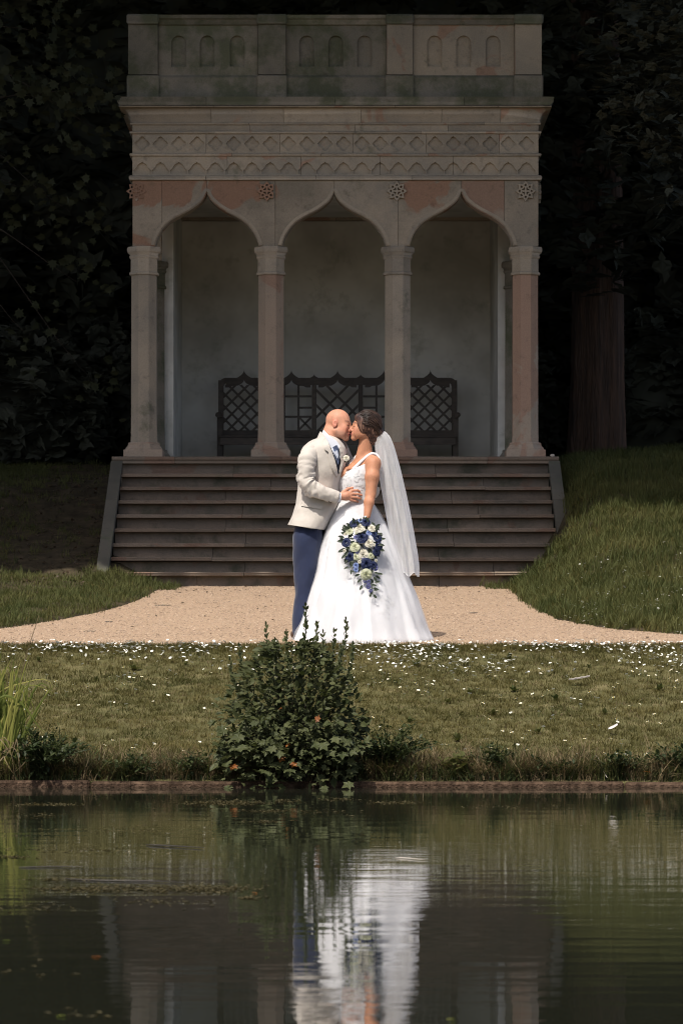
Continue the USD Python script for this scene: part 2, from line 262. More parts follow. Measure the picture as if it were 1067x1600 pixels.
PX = np.repeat(px_[:, None], 70, 1); PY = 27.17 + 0.05 * (meshkit.noise(np.stack([px_ * 4, 0 * px_, 0 * px_], -1), 8)[:, None] - 0.5) * (1 - tt) + (yb[:, None] - 27.17) * tt
PZ = P(PY) + 0.006 + 0.006 * meshkit.fbm(np.stack([PX * 3, PY * 3, 0 * PX], -1), 3, 2)
obj('gravel_path', grid(PX, PY, PZ), 'gravel', smooth=True, kind='structure', label='pale pinkish gravel path widening to the foot of the steps')
mk('water', {'g': ('geometry', {}), 'm1': ('mapping', {'scale': (1.1, 3.6, 1)}), 'n1': ('noise_texture', {'scale': 1.0, 'detail': 2, 'roughness': 0.5}),
             'm2': ('mapping', {'scale': (3.5, 13.0, 1)}), 'n2': ('noise_texture', {'scale': 1.0, 'detail': 3, 'roughness': 0.55}), 'n3': ('noise_texture', {'scale': 0.5, 'detail': 2}), 'r3': ('map_range', {'from_min': 0.35, 'from_max': 0.65, 'to_min': 0.1, 'to_max': 1.7, 'clamp': True}), 'mu': ('math', {'math_type': 'multiply'}),
             'a': ('math', {'math_type': 'multiply_add', 'value2': 3.0}), 'b': ('bump', {'strength': 1.0, 'distance': 0.00062}),
             'p': ('principled_bsdf', {'base_color': (0.0085, 0.009, 0.0055), 'roughness': 0.015, 'ior': 1.333})},
   [('g.position', 'm1.vector'), ('g.position', 'm2.vector'), ('m1.vector', 'n1.vector'), ('m2.vector', 'n2.vector'), ('g.position', 'n3.vector'), ('n3.fac', 'r3.value'), ('n1.fac', 'a.value1'), ('n2.fac', 'mu.value1'), ('r3.result', 'mu.value2'), ('mu.value', 'a.value3'), ('a.value', 'b.height'), ('b.normal', 'p.normal')])
obj('water', (np.array([[-39.9, 2.45, 0], [39.9, 2.45, 0], [39.9, WY + 0.02, 0], [-39.9, WY + 0.02, 0.0]]), np.array([[0, 1, 2, 3]])), 'water', kind='structure', label='dark still pond with slight ripples')
ke = thing('pond_kerb', 'low reddish brown kerb of worn edging stones along the pond', 'kerb', (0, WY, 0))
rng = np.random.default_rng(11); xk = -7.0
while xk < 7:
    w = rng.uniform(1.2, 1.9); zt = 0.034 + rng.normal(0, 0.002) - 0.004 * xk / 2
    s = rbox(xk + 0.003, xk + w - 0.003, 0.0 + rng.normal(0, 0.004), 0.10, -0.30, zt, 0.014)
    obj('kerb_stone', s, 'kerb', ke, smooth=35); xk += w

# ---------------------------------------------------------------- the pavilion
BX, BY, BZ = -9.5 / 135, 40.0, CZ + 275 / 135
pav = thing('stone_pavilion', 'arcaded stone pavilion with four columns, ogee arches and a carved parapet', 'pavilion', (BX, BY, BZ))
U = lambda px: (px - 524) / 135.0
Wz = lambda py: (715 - py) / 135.0
W0, V0, V1 = 2.35, 0.02, 4.15
rng = np.random.default_rng(4)
def ring(profile):
    """profile: closed list of (out, w) swept round the plan with mitred corners."""
    pr = np.array(profile, float); out = []
    for o, w in pr:
        out.append([(-W0 - o, V0 - o, w), (W0 + o, V0 - o, w), (W0 + o, V1 + o, w), (-W0 - o, V1 + o, w)])
    R = np.array(out).transpose(1, 0, 2)                      # 4 corners x n points
    n = len(pr); q = []
    for c in range(4):
        for k in range(n):
            a, b = c * n + k, c * n + (k + 1) % n; c2 = ((c + 1) % 4) * n
            q.append([a, c2 + k, c2 + (k + 1) % n, b])
    q = np.array(q); return to_man(R.reshape(-1, 3), np.vstack([q[:, [0, 1, 2]], q[:, [0, 2, 3]]]))
def stones(name, profile, joints, mat, back=True, cut=None, smooth=False, mats=None):
    m = ring(profile); ws = [p[1] for p in profile]; lo, hi = min(ws) - 0.1, max(ws) + 0.1; g = 0.0022
    if cut is not None: m = m - cut
    js = [-3.5] + sorted(joints) + [3.5]
    cells = [(a, b, -1, 0.42) for a, b in zip(js, js[1:])]
    for a, b in ((-3.5, 0), (0, 3.5)): cells += [(a, b, 0.42, 1.5), (a, b, 1.5, 2.7), (a, b, 2.7, 6)]
    for k, (a, b, c, d) in enumerate(cells):
        s = m ^ mbox(a + g, b - g, c + g, d - g, lo, hi)
        if s.volume() > 1e-6: obj(name, s, mats(0.5 * (max(a, -2.4) + min(b, 2.4))) if mats else mat, pav, smooth=smooth)
def rect(o, w0, w1, inner=-0.28): return [(o, w0), (o, w1), (inner, w1), (inner, w0)]
def torus(o, w0, w1, inner=-0.28, n=6):
    h = (w1 - w0) / 2; return [(o * 0.35 + o * 0.65 * math.sin(a), (w0 + w1) / 2 - h * math.cos(a)) for a in np.linspace(0, pi, n)] + [(inner, w1), (inner, w0)]
def jj(lo, hi, start):
    out = [start]
    while out[-1] < 2.1: out.append(out[-1] + rng.uniform(lo, hi))
    return [j for j in out if j < 2.15]
dark_left = lambda u: 'stone_dark' if u < 0.2 else 'stone'
# string courses, the two carved friezes, the cove and the cornice
stones('string_course', torus(0.04, Wz(281), Wz(273)), jj(0.9, 1.3, -1.5), 'stone', smooth=30)
def quatrefoil(cx, cy, r):
    c = [Polygon([(cx + dx * r * 0.50 + 0.44 * r * math.cos(a), cy + dy * r * 0.50 + 0.44 * r * math.sin(a)) for a in np.linspace(0, 2 * pi, 14)[:-1]]) for dx, dy in ((1, 0), (-1, 0), (0, 1), (0, -1))]
    d = Polygon([(cx + r * 1.02, cy), (cx, cy + r * 1.02), (cx - r * 1.02, cy), (cx, cy - r * 1.02)])
    sq = sbox(cx - r * 0.5, cy - r * 0.5, cx + r * 0.5, cy + r * 0.5)
    return unary_union(c + [d.intersection(sbox(cx - r * 1.1, cy - r * 1.1, cx + r * 1.1, cy + r * 1.1)), sq])
qx = [U(222 + 28.6 * k) for k in range(22)]
q1 = unary_union([quatrefoil(x, Wz(223.5), 0.088) for x in qx])
q2 = unary_union([quatrefoil(x, Wz(273), 0.155).intersection(sbox(x - 0.1, Wz(270.5), x + 0.1, Wz(240))) for x in qx])
stones('frieze_stone', rect(0, Wz(273), Wz(243)), [U(355), U(470), U(594), U(708)], 'stone', cut=pman(q2, -0.5, V0 + 0.034))
stones('string_course', torus(0.032, Wz(243), Wz(238.5)), jj(1.0, 1.4, -1.2), 'stone', smooth=30)
stones('frieze_stone', rect(0, Wz(238.5), Wz(208)), [U(322), U(437), U(551), U(666), U(780)], 'stone', cut=pman(q1, -0.5, V0 + 0.034))
stones('string_course', torus(0.032, Wz(208), Wz(204)), jj(1.0, 1.4, -1.4), 'stone', smooth=30)
stones('band_stone', rect(0.0, Wz(204), Wz(194)), [U(390), U(555), U(700)], 'stone')
stones('string_course', torus(0.028, Wz(194), Wz(190.5)), jj(1.0, 1.5, -1.0), 'stone', smooth=30)
cove = [(0.015 + 0.10 * (1 - math.cos(a)) , Wz(190.5) + (Wz(170) - Wz(190.5)) * math.sin(a)) for a in np.linspace(0, pi / 2, 8)] + [(-0.28, Wz(170)), (-0.28, Wz(190.5))]
stones('cornice_stone', cove, [U(330), U(443), U(564), U(690), U(782)], 'stone', smooth=30)
stones('cornice_bead', torus(0.150, Wz(170), Wz(165.5)), jj(0.8, 1.2, -1.4), 'stone', smooth=30)
stones('cornice_slab', [(0.135, Wz(165.5)), (0.165, Wz(161)), (0.172, Wz(153.5)), (-0.28, Wz(153.5)), (-0.28, Wz(165.5))], [U(323), U(523), U(724)], 'stone_dark')
pj = [U(247), U(403), U(447), U(604), U(645), U(804)]
stones('parapet_plinth', rect(0.01, Wz(153.5), Wz(118)) [:1] + [(0.01, Wz(120)), (-0.02, Wz(116)), (-0.28, Wz(116)), (-0.28, Wz(153.5))], pj, 'stone_dark')
niche = []
for xs in ((279, 323.5, 370.5), (479, 524.5, 569.5), (679, 724.5, 770.5)):
    for x in xs:
        x, r = U(x), 0.086
        niche.append(Polygon([(x - r, Wz(102)), (x + r, Wz(102))] + [(x + r * math.cos(a), Wz(65) + r * math.sin(a)) for a in np.linspace(0, pi, 12)]))
stones('parapet_stone', rect(-0.03, Wz(116), Wz(37)), pj, 'stone', cut=pman(unary_union(niche), -0.5, V0 + 0.03 + 0.04), mats=lambda u: 'stone_dark' if u < 0.6 else 'stone')  # darker stone on the left and middle
stones('coping_stone', [(0.0, Wz(37)), (0.02, Wz(30)), (0.055, Wz(28)), (0.06, Wz(23)), (-0.28, Wz(20)), (-0.28, Wz(37))], pj, 'stone_dark')
for a, b in ((200, 247), (403, 447), (604, 645), (804.5, 846.5)):
    a, b = U(a), U(b); mt = 'stone_dark' if a < 0 else 'stone'
    vi = V0 - 0.035
    obj('parapet_pilaster', mbox(a + 0.003, b - 0.003, vi, V0 + 0.03, Wz(116) + 0.003, Wz(37) - 0.003), mt, pav)
    obj('pilaster_base', rbox(a - 0.012, b + 0.012, V0 - 0.055, V0 - 0.010, Wz(153.5) + 0.002, Wz(117), 0.012), 'stone_dark', pav)
    obj('pilaster_cap', rbox(a - 0.014, b + 0.014, V0 - 0.09, V0 + 0.0, Wz(37), Wz(22), 0.02), 'stone_dark', pav)
for sgn in (-1, 1):                                           # the corner pilasters turn the corner
    u0, u1 = (W0 - 0.03, W0 + 0.036) if sgn > 0 else (-W0 - 0.036, -W0 + 0.03)
    obj('parapet_pilaster', mbox(u0, u1, V0 + 0.032, V0 + 0.36, Wz(116) + 0.003, Wz(37) - 0.003), 'stone_dark' if sgn < 0 else 'stone', pav)
    obj('pilaster_base', mbox(sgn * (W0 + 0.03) - 0.025, sgn * (W0 + 0.03) + 0.025, V0 - 0.008, V0 + 0.375, Wz(153.5) + 0.002, Wz(117)), 'stone_dark', pav)
# roof slab behind the parapet
obj('roof', mbox(-W0 + 0.285, W0 - 0.285, V0 + 0.285, V1 - 0.285, Wz(168), Wz(150)), 'stone_dark', pav)

# the arcade: ogee arches of six half-arch stones on four octagonal columns
HALF = [(81, 383.5), (80, 379), (76, 368), (67.5, 354.6), (57, 344.5), (40.5, 335), (27, 328), (13.5, 318.5), (5, 310), (0, 300)]
from scipy.interpolate import PchipInterpolator
hp = np.array(HALF[::-1]); hf = PchipInterpolator(np.array([0, 5, 13.5, 27, 40.5, 57, 67.5, 76, 80, 81]), hp[:, 1])
dx = np.r_[np.linspace(0, 60, 22), np.linspace(62, 81, 14)]; hpy = hf(dx)
def ogee(cu, half=1.0):
    r = [(cu + d / 135.0 * half, Wz(p)) for d, p in zip(dx, hpy)]; l = [(cu - d / 135.0 * half, Wz(p)) for d, p in zip(dx, hpy)]
    return Polygon(l[::-1][:-1] + r + [(cu + 0.6 * half, Wz(400)), (cu - 0.6 * half, Wz(400))])
AC, COL = [U(323), U(522), U(721)], [U(224), U(423), U(621.5), U(821.5)]
wall = sbox(-W0, Wz(383.5), W0, Wz(281) - 0.002); arches = unary_union([ogee(c) for c in AC]); wall = wall.difference(arches)
edges = [-W0, U(253), U(323), U(430), U(522), U(622), U(721), U(788), W0]
amats = ['stone_patchy', 'stone_patchy', 'stone_patchy', 'stone_patchy', 'stone', 'stone_patchy', 'stone_pink', 'stone']
for a, b, mt in zip(edges, edges[1:], amats):
    g = wall.intersection(sbox(a + 0.0022, 0, b - 0.0022, 9))
    obj('arch_stone', prism(g, V0, V0 + 0.26), mt, pav)
for c in AC:                                                  # a roll moulding follows the edge of each arch
    o = ogee(c); mold = o.buffer(0.046).difference(o.buffer(0.012)).intersection(wall).intersection(sbox(-9, Wz(382), 9, 9))
    obj('arch_moulding', prism(mold, V0 - 0.016, V0 - 0.0015), 'stone', pav)
side = sbox(0.36, Wz(383.5), 1.62, Wz(281) - 0.002).difference(ogee(1.0, 0.98))
for sgn in (-1, 1):
    u0, u1 = (W0 - 0.26, W0) if sgn > 0 else (-W0, -W0 + 0.26)
    obj('arch_stone', prism(side.union(sbox(0.285, Wz(383.5), 0.361, Wz(281) - 0.002)), u0, u1, axis='x'), 'stone', pav)
def octa(prof, cap=True):
    rings = [[(h / math.cos(pi / 8) * math.cos(a), h / math.cos(pi / 8) * math.sin(a), w) for a in np.arange(8) * pi / 4 + pi / 8] for h, w in prof]
    return loft(rings)
ph = lambda l: [(h / 135.0, Wz(p)) for h, p in l]
shaft = octa(ph([(20.6, 690.5), (20.2, 678), (20.0, 650), (19.8, 550), (19.6, 428)]))
base_m = cat(rbox(-0.228, 0.228, -0.228, 0.228, 0.002, Wz(702.5), 0.008), octa(ph([(28.8, 702.3), (28.6, 700), (26.2, 697), (24.6, 694.5), (24.6, 692), (23.3, 690.6)])))
capital = octa(ph([(21.5, 428), (22.8, 427), (22.8, 424.4), (20.5, 423), (20.3, 403), (22.5, 401), (22.9, 398.5), (21.5, 397.5), (23.2, 394), (25.8, 392), (26.2, 389), (26.0, 386.2), (24.8, 384)]))
cm = ['stone', 'stone_pink', 'stone', 'stone_pink']
for c, mt in zip(COL, cm):
    def mv(m): m = m.copy(); m.apply_translation((c, 0.17, 0)); return m
    s = obj('column', mv(shaft), mt, pav)
    obj('base', mv(base_m), 'stone_pink', s); obj('capital', mv(capital), 'stone', s)
for c in (COL[0], COL[3]):                                    # responds against the front of the side walls
    def mv(m): m = m.copy(); m.apply_translation((c - math.copysign(0.01, c), 1.74, 0)); return m
    s = obj('respond_column', mv(shaft), 'stone_dark', pav)
    obj('base', mv(base_m), 'stone_dark', s); obj('capital', mv(capital), 'stone_dark', s)
for sgn in (-1, 1):
    u0, u1 = (1.96, 2.42) if sgn > 0 else (-2.42, -1.96)
    obj('side_wall', mbox(u0, u1, 1.76, 3.95, 0, Wz(281) - 0.004), 'plaster', pav)
obj('back_wall', mbox(-2.42, 2.42, 3.952, 4.14, 0, Wz(281) - 0.004), 'plaster', pav)
obj('ceiling', mbox(-2.08, 2.08, 0.29, 3.94, Wz(276), Wz(272)), 'plaster', pav)
# pierced stone rosettes on the spandrels
def rosette(full=True):
    ps = []
    R = 0.105
    for k in range(8):
        a = k * pi / 4
        c = (0.068 * math.cos(a), 0.068 * math.sin(a))
        ring_ = shapely.Point(c).buffer(0.030, 6).difference(shapely.Point(c).buffer(0.014, 6)); ps.append(ring_)
        tip = Polygon([(R * 1.12 * math.cos(a), R * 1.12 * math.sin(a)), (0.092 * math.cos(a + 0.22), 0.092 * math.sin(a + 0.22)), (0.092 * math.cos(a - 0.22), 0.092 * math.sin(a - 0.22))]); ps.append(tip)
    for k in range(4):
        a = k * pi / 2; ps.append(shapely.LineString([(0, 0), (0.05 * math.cos(a), 0.05 * math.sin(a))]).buffer(0.009))
    ps.append(shapely.Point(0, 0).buffer(0.016, 6))
    g = unary_union(ps)
    return g
RG = rosette()
for k, (px, clip) in enumerate(((213, 0), (417, 1), (620, 0), (821, 0))):
    g = RG if not clip else RG.intersection(sbox(-0.2, -0.2, 0.075, 0.2))
    g = shapely.affinity.translate(g, U(px), Wz(298))
    obj('rosette', prism(g, V0 - (0.014 if k == 0 else 0.034), V0 - 0.001), 'stone_patchy' if k < 2 else 'stone', pav)
g = shapely.affinity.translate(RG, 0.17, Wz(298))
obj('rosette', prism(g, W0 + 0.001, W0 + 0.034, axis='x'), 'stone', pav)

# floor slab with its moulded edge, in stones
for a, b in zip([-2.57, -1.85, -0.62, 0.55, 1.75], [-1.85, -0.62, 0.55, 1.75, 2.57]):
    pr = [(-0.27, -0.004), (-0.285, -0.016), (-0.285, -0.036), (-0.262, -0.05), (-0.245, -0.078), (0.2, -0.078), (0.2, 0.0), (-0.26, 0.0)]
    obj('floor_stone', prism(Polygon(pr), a + 0.002, b - 0.002, axis='x'), 'stone_step', pav)
obj('floor', mbox(-2.44, 2.44, 0.202, 4.15, -0.09, -0.002), 'stone_dark', pav)
obj('plinth', mbox(-2.5, 2.5, 0.21, 4.2, -1.7, -0.092), 'stone_dark', pav)

# ---------------------------------------------------------------- the steps
st = thing('stone_steps', 'flight of worn brown stone steps up to the pavilion', 'steps', (BX, BY, BZ))
ys = [740, 760.4, 781.5, 803.5, 825.4, 848.4, 871.1, 893.6]
prevz, rng = -0.078, np.random.default_rng(9)
for i, py in enumerate(ys + [917]):
    v = -0.2 - 0.3 * (i + 1); s_ = F / (BY + v); z = CZ + (HOR - py) / s_ - BZ
    if i == 8: z = 1.42 - BZ
    hw = 2.44 if i else 2.45
    vr = v + 0.3 - (0.0 if i else -0.02)                     # riser under the nosing above
    js = [-hw] + sorted(np.clip(rng.uniform(-0.25, 0.25, 3) + np.array([-1.2, 0.05, 1.25]) + (0.3 if i % 2 else -0.15), -2.1, 2.1)) + [hw]
    rp = [(vr, prevz - 0.002), (vr + 0.3, prevz - 0.002), (vr + 0.3, z - (0.06 if i < 8 else 0)), (vr, z - (0.06 if i < 8 else 0))]
    for a, b in zip(js, js[1:]):
        ra = rng.normal(0, 0.004)
        obj('riser_stone', prism(Polygon([(p + ra, q) for p, q in rp]), a + 0.002, b - 0.002, axis='x'), 'stone_riser_shaded', st)
    if i == 8: break
    t = 0.046
    for a, b in zip(js, js[1:]):
        n_ = 14; us = np.linspace(a + 0.0025, b - 0.0025, n_); rings = []
        wob = rng.normal(0, 0.002); seed = int(rng.integers(1e6))
        for u in us:                                          # worn nosing: rounded front, uneven along its length
            wear = 0.007 * meshkit.fbm(np.array([[u * 3.0, i * 7.1, 0]]), 3, seed)[0]
            pr = [(v - 0.076 + wear, -0.026), (v - 0.086 + wear, -0.014), (v - 0.078 + wear, -0.003 - wear * 0.5), (v - 0.062, 0.0 - wear * 0.4), (v + 0.33, 0.0), (v + 0.33, -t), (v - 0.070 + wear, -t), (v - 0.080 + wear, -0.038)]
            rings.append([(u, p, z + q + wob) for p, q in pr])
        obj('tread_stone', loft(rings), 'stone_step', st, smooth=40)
    prevz = z - t
for sgn in (-1, 1):
    top = [(-0.30, -0.083), (-0.42, -0.083), (-2.78, -1.40), (-2.78, -1.75), (-0.30, -1.75)]
    u0, u1 = (2.452, 2.56) if sgn > 0 else (-2.56, -2.452)
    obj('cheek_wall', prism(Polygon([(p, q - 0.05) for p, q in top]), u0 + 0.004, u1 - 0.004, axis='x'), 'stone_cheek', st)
    ln = np.array([(-0.31, -0.082), (-0.42, -0.082), (-2.82, -1.34)])
    cuts = [(0, 0.36), (0.36, 0.7), (0.7, 1.0)]
    a0, a1 = np.array([-0.36, -0.080]), np.array([-2.85, -1.41])
    for c0, c1 in cuts:
        p0, p1 = a0 + (a1 - a0) * (c0 + 0.0015), a0 + (a1 - a0) * (c1 - 0.0015); nrm = np.array([-(a1 - a0)[1], (a1 - a0)[0]]) / np.linalg.norm(a1 - a0); nrm = nrm if nrm[1] > 0 else -nrm
        obj('cheek_coping', prism(Polygon([p0 + nrm * 0.03, p1 + nrm * 0.03, p1 - nrm * 0.06, p0 - nrm * 0.06]), u0 - 0.01, u1 + 0.012, axis='x'), 'stone_cheek', st)

# ---------------------------------------------------------------- the bench
SB = F / (BY + 3.45)
be = thing('garden_bench', 'long dark wooden bench with a lattice back against the back wall', 'bench', (BX, BY + 3.45, BZ))
bu = lambda px: (px - 524.4) / SB
bw = lambda py: (735.6 - py) / SB
def bar(a, b, w, d=0.03, v=0.0, r=0.0):
    a, b = np.array(a, float), np.array(b, float); t = (b - a) / np.linalg.norm(b - a); n = np.array([-t[1], t[0]])
    return prism(Polygon([a + n * w / 2, b + n * w / 2, b - n * w / 2, a - n * w / 2]), v - d / 2, v + d / 2)
xs_f = [381, 455, 527, 599.5, 672]; posts = [345, 418, 490.5, 563, 636, 709.5]
yt0, yt1, ylo0, ylo1 = 589, 600, 671, 683
top = sbox(bu(353), bw(yt1), bu(702), bw(yt0))
cr = 0.09
corner = []
for c, s in ((353, -1), (702, 1)):
    a = np.linspace(pi / 2, pi / 2 - s * pi / 2, 8)
    co = (bu(c), bw(yt0) - cr); outer = [(co[0] + cr * math.cos(t), co[1] + cr * math.sin(t)) for t in a]; inn = [(co[0] + 0.02 * math.cos(t), co[1] + 0.005 + 0.015 * math.sin(t)) for t in a[::-1]]
    corner.append(Polygon(outer + inn).buffer(0))
fin = []
def finial(px, tip, half):
    c = bu(px); h = half / SB; z0 = bw(yt0) - 0.004; z1 = bw(tip)
    t = np.linspace(0, 1, 8); r = [(c + h * (1 - k) ** 2.2 if k < 1 else c, z0 + (z1 - z0) * k) for k in t]; l = [(2 * c - x, y) for x, y in r[:-1]]
    return Polygon(r + l[::-1]).buffer(0)
fin = [finial(x, 576, 12) for x in xs_f] + [finial(x, 583, 8) for x in posts[1:-1]]
und = [shapely.affinity.scale(finial(x, 576, 11), 1, 0.75, origin=(bu(x), bw(yt0))) for x in xs_f]
und = [shapely.affinity.translate(u, 0, -(yt1 - yt0 + 1.0) / SB) for u in und]
cusp = [sbox(bu(x) - 0.24, bw(yt1) - 0.03, bu(x) + 0.24, bw(yt1) + 0.004).difference(Polygon([(bu(x) - 0.20, bw(yt1) - 0.04), (bu(x) - 0.15, bw(yt1) - 0.012), (bu(x) - 0.06, bw(yt1) - 0.006), (bu(x), bw(yt1) + 0.02), (bu(x) + 0.06, bw(yt1) - 0.006), (bu(x) + 0.15, bw(yt1) - 0.012), (bu(x) + 0.20, bw(yt1) - 0.04)])) for x in xs_f]
rail = unary_union([top] + corner + fin + cusp).difference(unary_union(und))
obj('top_rail', prism(rail, -0.022, 0.022), 'bench_wood', be)
for k, x in enumerate(posts):
    e = k in (0, 5)
    obj('back_post', rbox(bu(x) - (0.034 if e else 0.028), bu(x) + (0.034 if e else 0.028), -0.028, 0.028, 0 if e or k in (1, 4) else bw(ylo1), bw(yt0) - 0.03 if e else bw(yt1), 0.005), 'bench_wood', be)
for a, b in zip(posts, posts[1:]):
    obj('back_rail', rbox(bu(a) + 0.03, bu(b) - 0.03, -0.026, 0.026, bw(ylo1), bw(ylo0), 0.004), 'bench_wood', be)
def bay(k): return bu(posts[k]) + 0.03, bu(posts[k + 1]) - 0.03, bw(ylo0), bw(yt1)
def clipped(a, b, w, lims, v):
    m = shapely.LineString([a, b]).buffer(w / 2, cap_style=2).intersection(sbox(lims[0], lims[2], lims[1], lims[3]))
    return prism(m, v - 0.010, v + 0.010) if m.area > 1e-5 else None
for k in (0, 4):                                              # diamond lattice
    x0, x1, z0, z1 = bay(k); sp = 0.158
    for d in (-1, 1):
        for o in np.arange(-8, 9) * sp:
            xc = (x0 + x1) / 2 + o + sp / 2; m = clipped((xc - d * 1.2, z0 - 1.2 + (z1 - z0) / 2), (xc + d * 1.2, z0 + 1.2 + (z1 - z0) / 2), 0.027, (x0, x1, z0, z1), 0.010 * d)
            if m is not None: obj('lattice_bar', m, 'bench_wood', be)
for k in (1, 3):                                              # fretwork of squares with a small saltire below
    x0, x1, z0, z1 = bay(k); xa, xb = x0 + 0.34 * (x1 - x0), x0 + 0.68 * (x1 - x0); za, zb, zc = z0 + 0.30 * (z1 - z0), z0 + 0.50 * (z1 - z0), z0 + 0.75 * (z1 - z0)
    if k == 3: xa, xb = x0 + 0.32 * (x1 - x0), x0 + 0.66 * (x1 - x0)
    for a, b, v in (((xa, z0), (xa, z1), 0), ((xb, z0), (xb, z1), 0), ((x0, za), (x1, za), 0.012), ((x0, zc), (x1, zc), 0.012), ((x0, zb), (xa, zb), 0.006), ((xb, zb), (x1, zb), 0.006), ((x0, z0), (xa, za), -0.008), ((x0, za), (xa, z0), -0.008), ((xb, z0), (x1, za), -0.008), ((xb, za), (x1, z0), -0.008)):
        obj('fret_bar', clipped(a, b, 0.026, (x0, x1, z0, z1), v), 'bench_wood', be)
x0, x1, z0, z1 = bay(2); xm, zm, hh = (x0 + x1) / 2, z0 + (z1 - z0) * 0.42, 1.0
for d in (-1, 1):
    for o in (-0.19, 0, 0.19):
        m = clipped((xm + o - d * hh, zm - hh), (xm + o + d * hh, zm + hh), 0.03, (x0, x1, z0, z1), 0.009 * d)
        if m is not None: obj('lattice_bar', m, 'bench_wood', be)
for k in range(4):
    obj('seat_slat', rbox(bu(343), bu(712), -0.50 + k * 0.12, -0.50 + k * 0.12 + 0.108, 0.40, 0.428, 0.005), 'bench_wood', be)
obj('seat_rail', rbox(bu(345), bu(710), -0.49, -0.455, 0.31, 0.398, 0.004), 'bench_wood', be)
for x in (345, 418, 636, 709.5):
    obj('leg', rbox(bu(x) - 0.034, bu(x) + 0.034, -0.452, -0.39, 0, 0.398 if x in (418, 636) else 0.66, 0.005), 'bench_wood', be)
for x in (344, 711):
    c = bu(x); obj('armrest', cat(rbox(c - 0.035, c + 0.035, -0.50, -0.03, 0.66, 0.70, 0.01), rbox(c - 0.045, c + 0.045, -0.53, -0.46, 0.65, 0.715, 0.02)), 'bench_wood', be)
# ---------------------------------------------------------------- the wood behind and the trees at the sides
LEAF = (np.array([[0, -0.5, 0], [0.28, -0.1, 0.05], [0, 0.55, -0.05], [-0.28, -0.1, 0.05]]), np.array([[0, 1, 2], [0, 2, 3]]))
SPRAY_v, SPRAY_f = [], []
for k, (a, r) in enumerate([(0, 0), (0.9, 0.5), (-0.9, 0.5), (2.2, 0.55), (-2.2, 0.55), (3.1, 0.9), (0.3, 0.95)]):
    c, s = math.cos(a), math.sin(a); v = LEAF[0] @ np.array([[c, s, 0], [-s, c, 0], [0, 0, 1]]) + [r * s * 0.8, r * c * 0.8, 0.12 * math.sin(3 * k)]
    SPRAY_f.append(LEAF[1] + 4 * k); SPRAY_v.append(v)
SPRAY = (np.vstack(SPRAY_v), np.vstack(SPRAY_f))
def blob_points(rng, blobs, n, shell=0.45):
    """Random points in a set of ellipsoids (cx, cy, cz, rx, ry, rz), denser towards their surface."""
    B = np.array(blobs, float); vol = B[:, 3] * B[:, 4] * B[:, 5]; k = rng.choice(len(B), n, p=vol / vol.sum())
    d = rng.normal(size=(n, 3)); d /= np.linalg.norm(d, axis=1, keepdims=True); r = (shell + (1 - shell) * rng.random(n)) ** 0.7
    return B[k, :3] + d * r[:, None] * B[k, 3:]
def tree_trunk(h, r0, r1, rng, lean=(0, 0), n=14, flare=1.6):
    t = np.linspace(0, 1, n); p = np.stack([lean[0] * t + 0.08 * np.sin(5 * t + 1), lean[1] * t + 0.08 * np.cos(4 * t), h * t - 0.3], 1)
    r = r0 + (r1 - r0) * t; r[0] *= flare; r[1] *= 1 + (flare - 1) * 0.4
    a = np.arange(24) * 2 * pi / 24; fl = 1 + 0.10 * np.sin(7 * a + 1) + 0.06 * np.sin(11 * a)
    return loft([np.stack([p[k, 0] + r[k] * fl * np.cos(a), p[k, 1] + r[k] * fl * np.sin(a), np.full(24, p[k, 2])], 1) for k in range(n)])
# yews: dense dark evergreens down to the ground, each with its own crown
def yew_crown(seed, h, r):
    rng = np.random.default_rng(seed); blobs = []
    core = trimesh.creation.icosphere(3, 1.0); v = np.array(core.vertices); nn = meshkit.fbm(v * 2.2 + seed, 3, seed)
    v = v * (0.62 + 0.45 * nn)[:, None] * [r, r, h * 0.52] + [0, 0, h * 0.5]
    core = trimesh.Trimesh(v, core.faces, process=False)
    n = 5200; d = rng.normal(size=(n, 3)); d /= np.linalg.norm(d, axis=1, keepdims=True)
    q = d * (0.66 + 0.48 * meshkit.fbm(d * 2.2 + seed, 3, seed) + rng.normal(0, 0.045, n))[:, None] * [r, r, h * 0.52] + [0, 0, h * 0.5]
    q = q[q[:, 2] > 0.1]
    return core, scatter(*SPRAY, q, rng.uniform(0.16, 0.34, len(q)), rand_rot(rng, len(q), 0.7))
yews = [(-6.3, 47.5, 13, 2.7, 'left of the pavilion, at the picture edge'), (-3.6, 49.5, 14, 2.9, 'just left of the pavilion parapet'), (0.2, 51.0, 15, 3.2, 'directly behind the pavilion roof'), (3.4, 50.5, 13.5, 2.7, 'just right of the pavilion parapet'), (6.2, 48.5, 14, 2.6, 'beyond the bare trunk at the right'), (-1.6, 57, 16, 3.4, 'in the second row, deepest in the wood'), (4.9, 56, 16, 3.6, 'in the second row, deep behind the right side')]
for k, (x, y, h, r, wh) in enumerate(yews):
    t = thing('yew_tree', f'dark dense evergreen {wh}', 'tree', (x, y, float(ground_z(x, y))), group='dark evergreens of the wood')
    core, lv = yew_crown(40 + k, h, r)
    obj('trunk', tree_trunk(h * 0.7, 0.32, 0.1, rng), 'bark', t, smooth=True)
    obj('crown', cat(core, lv), 'yew_leaf', t)
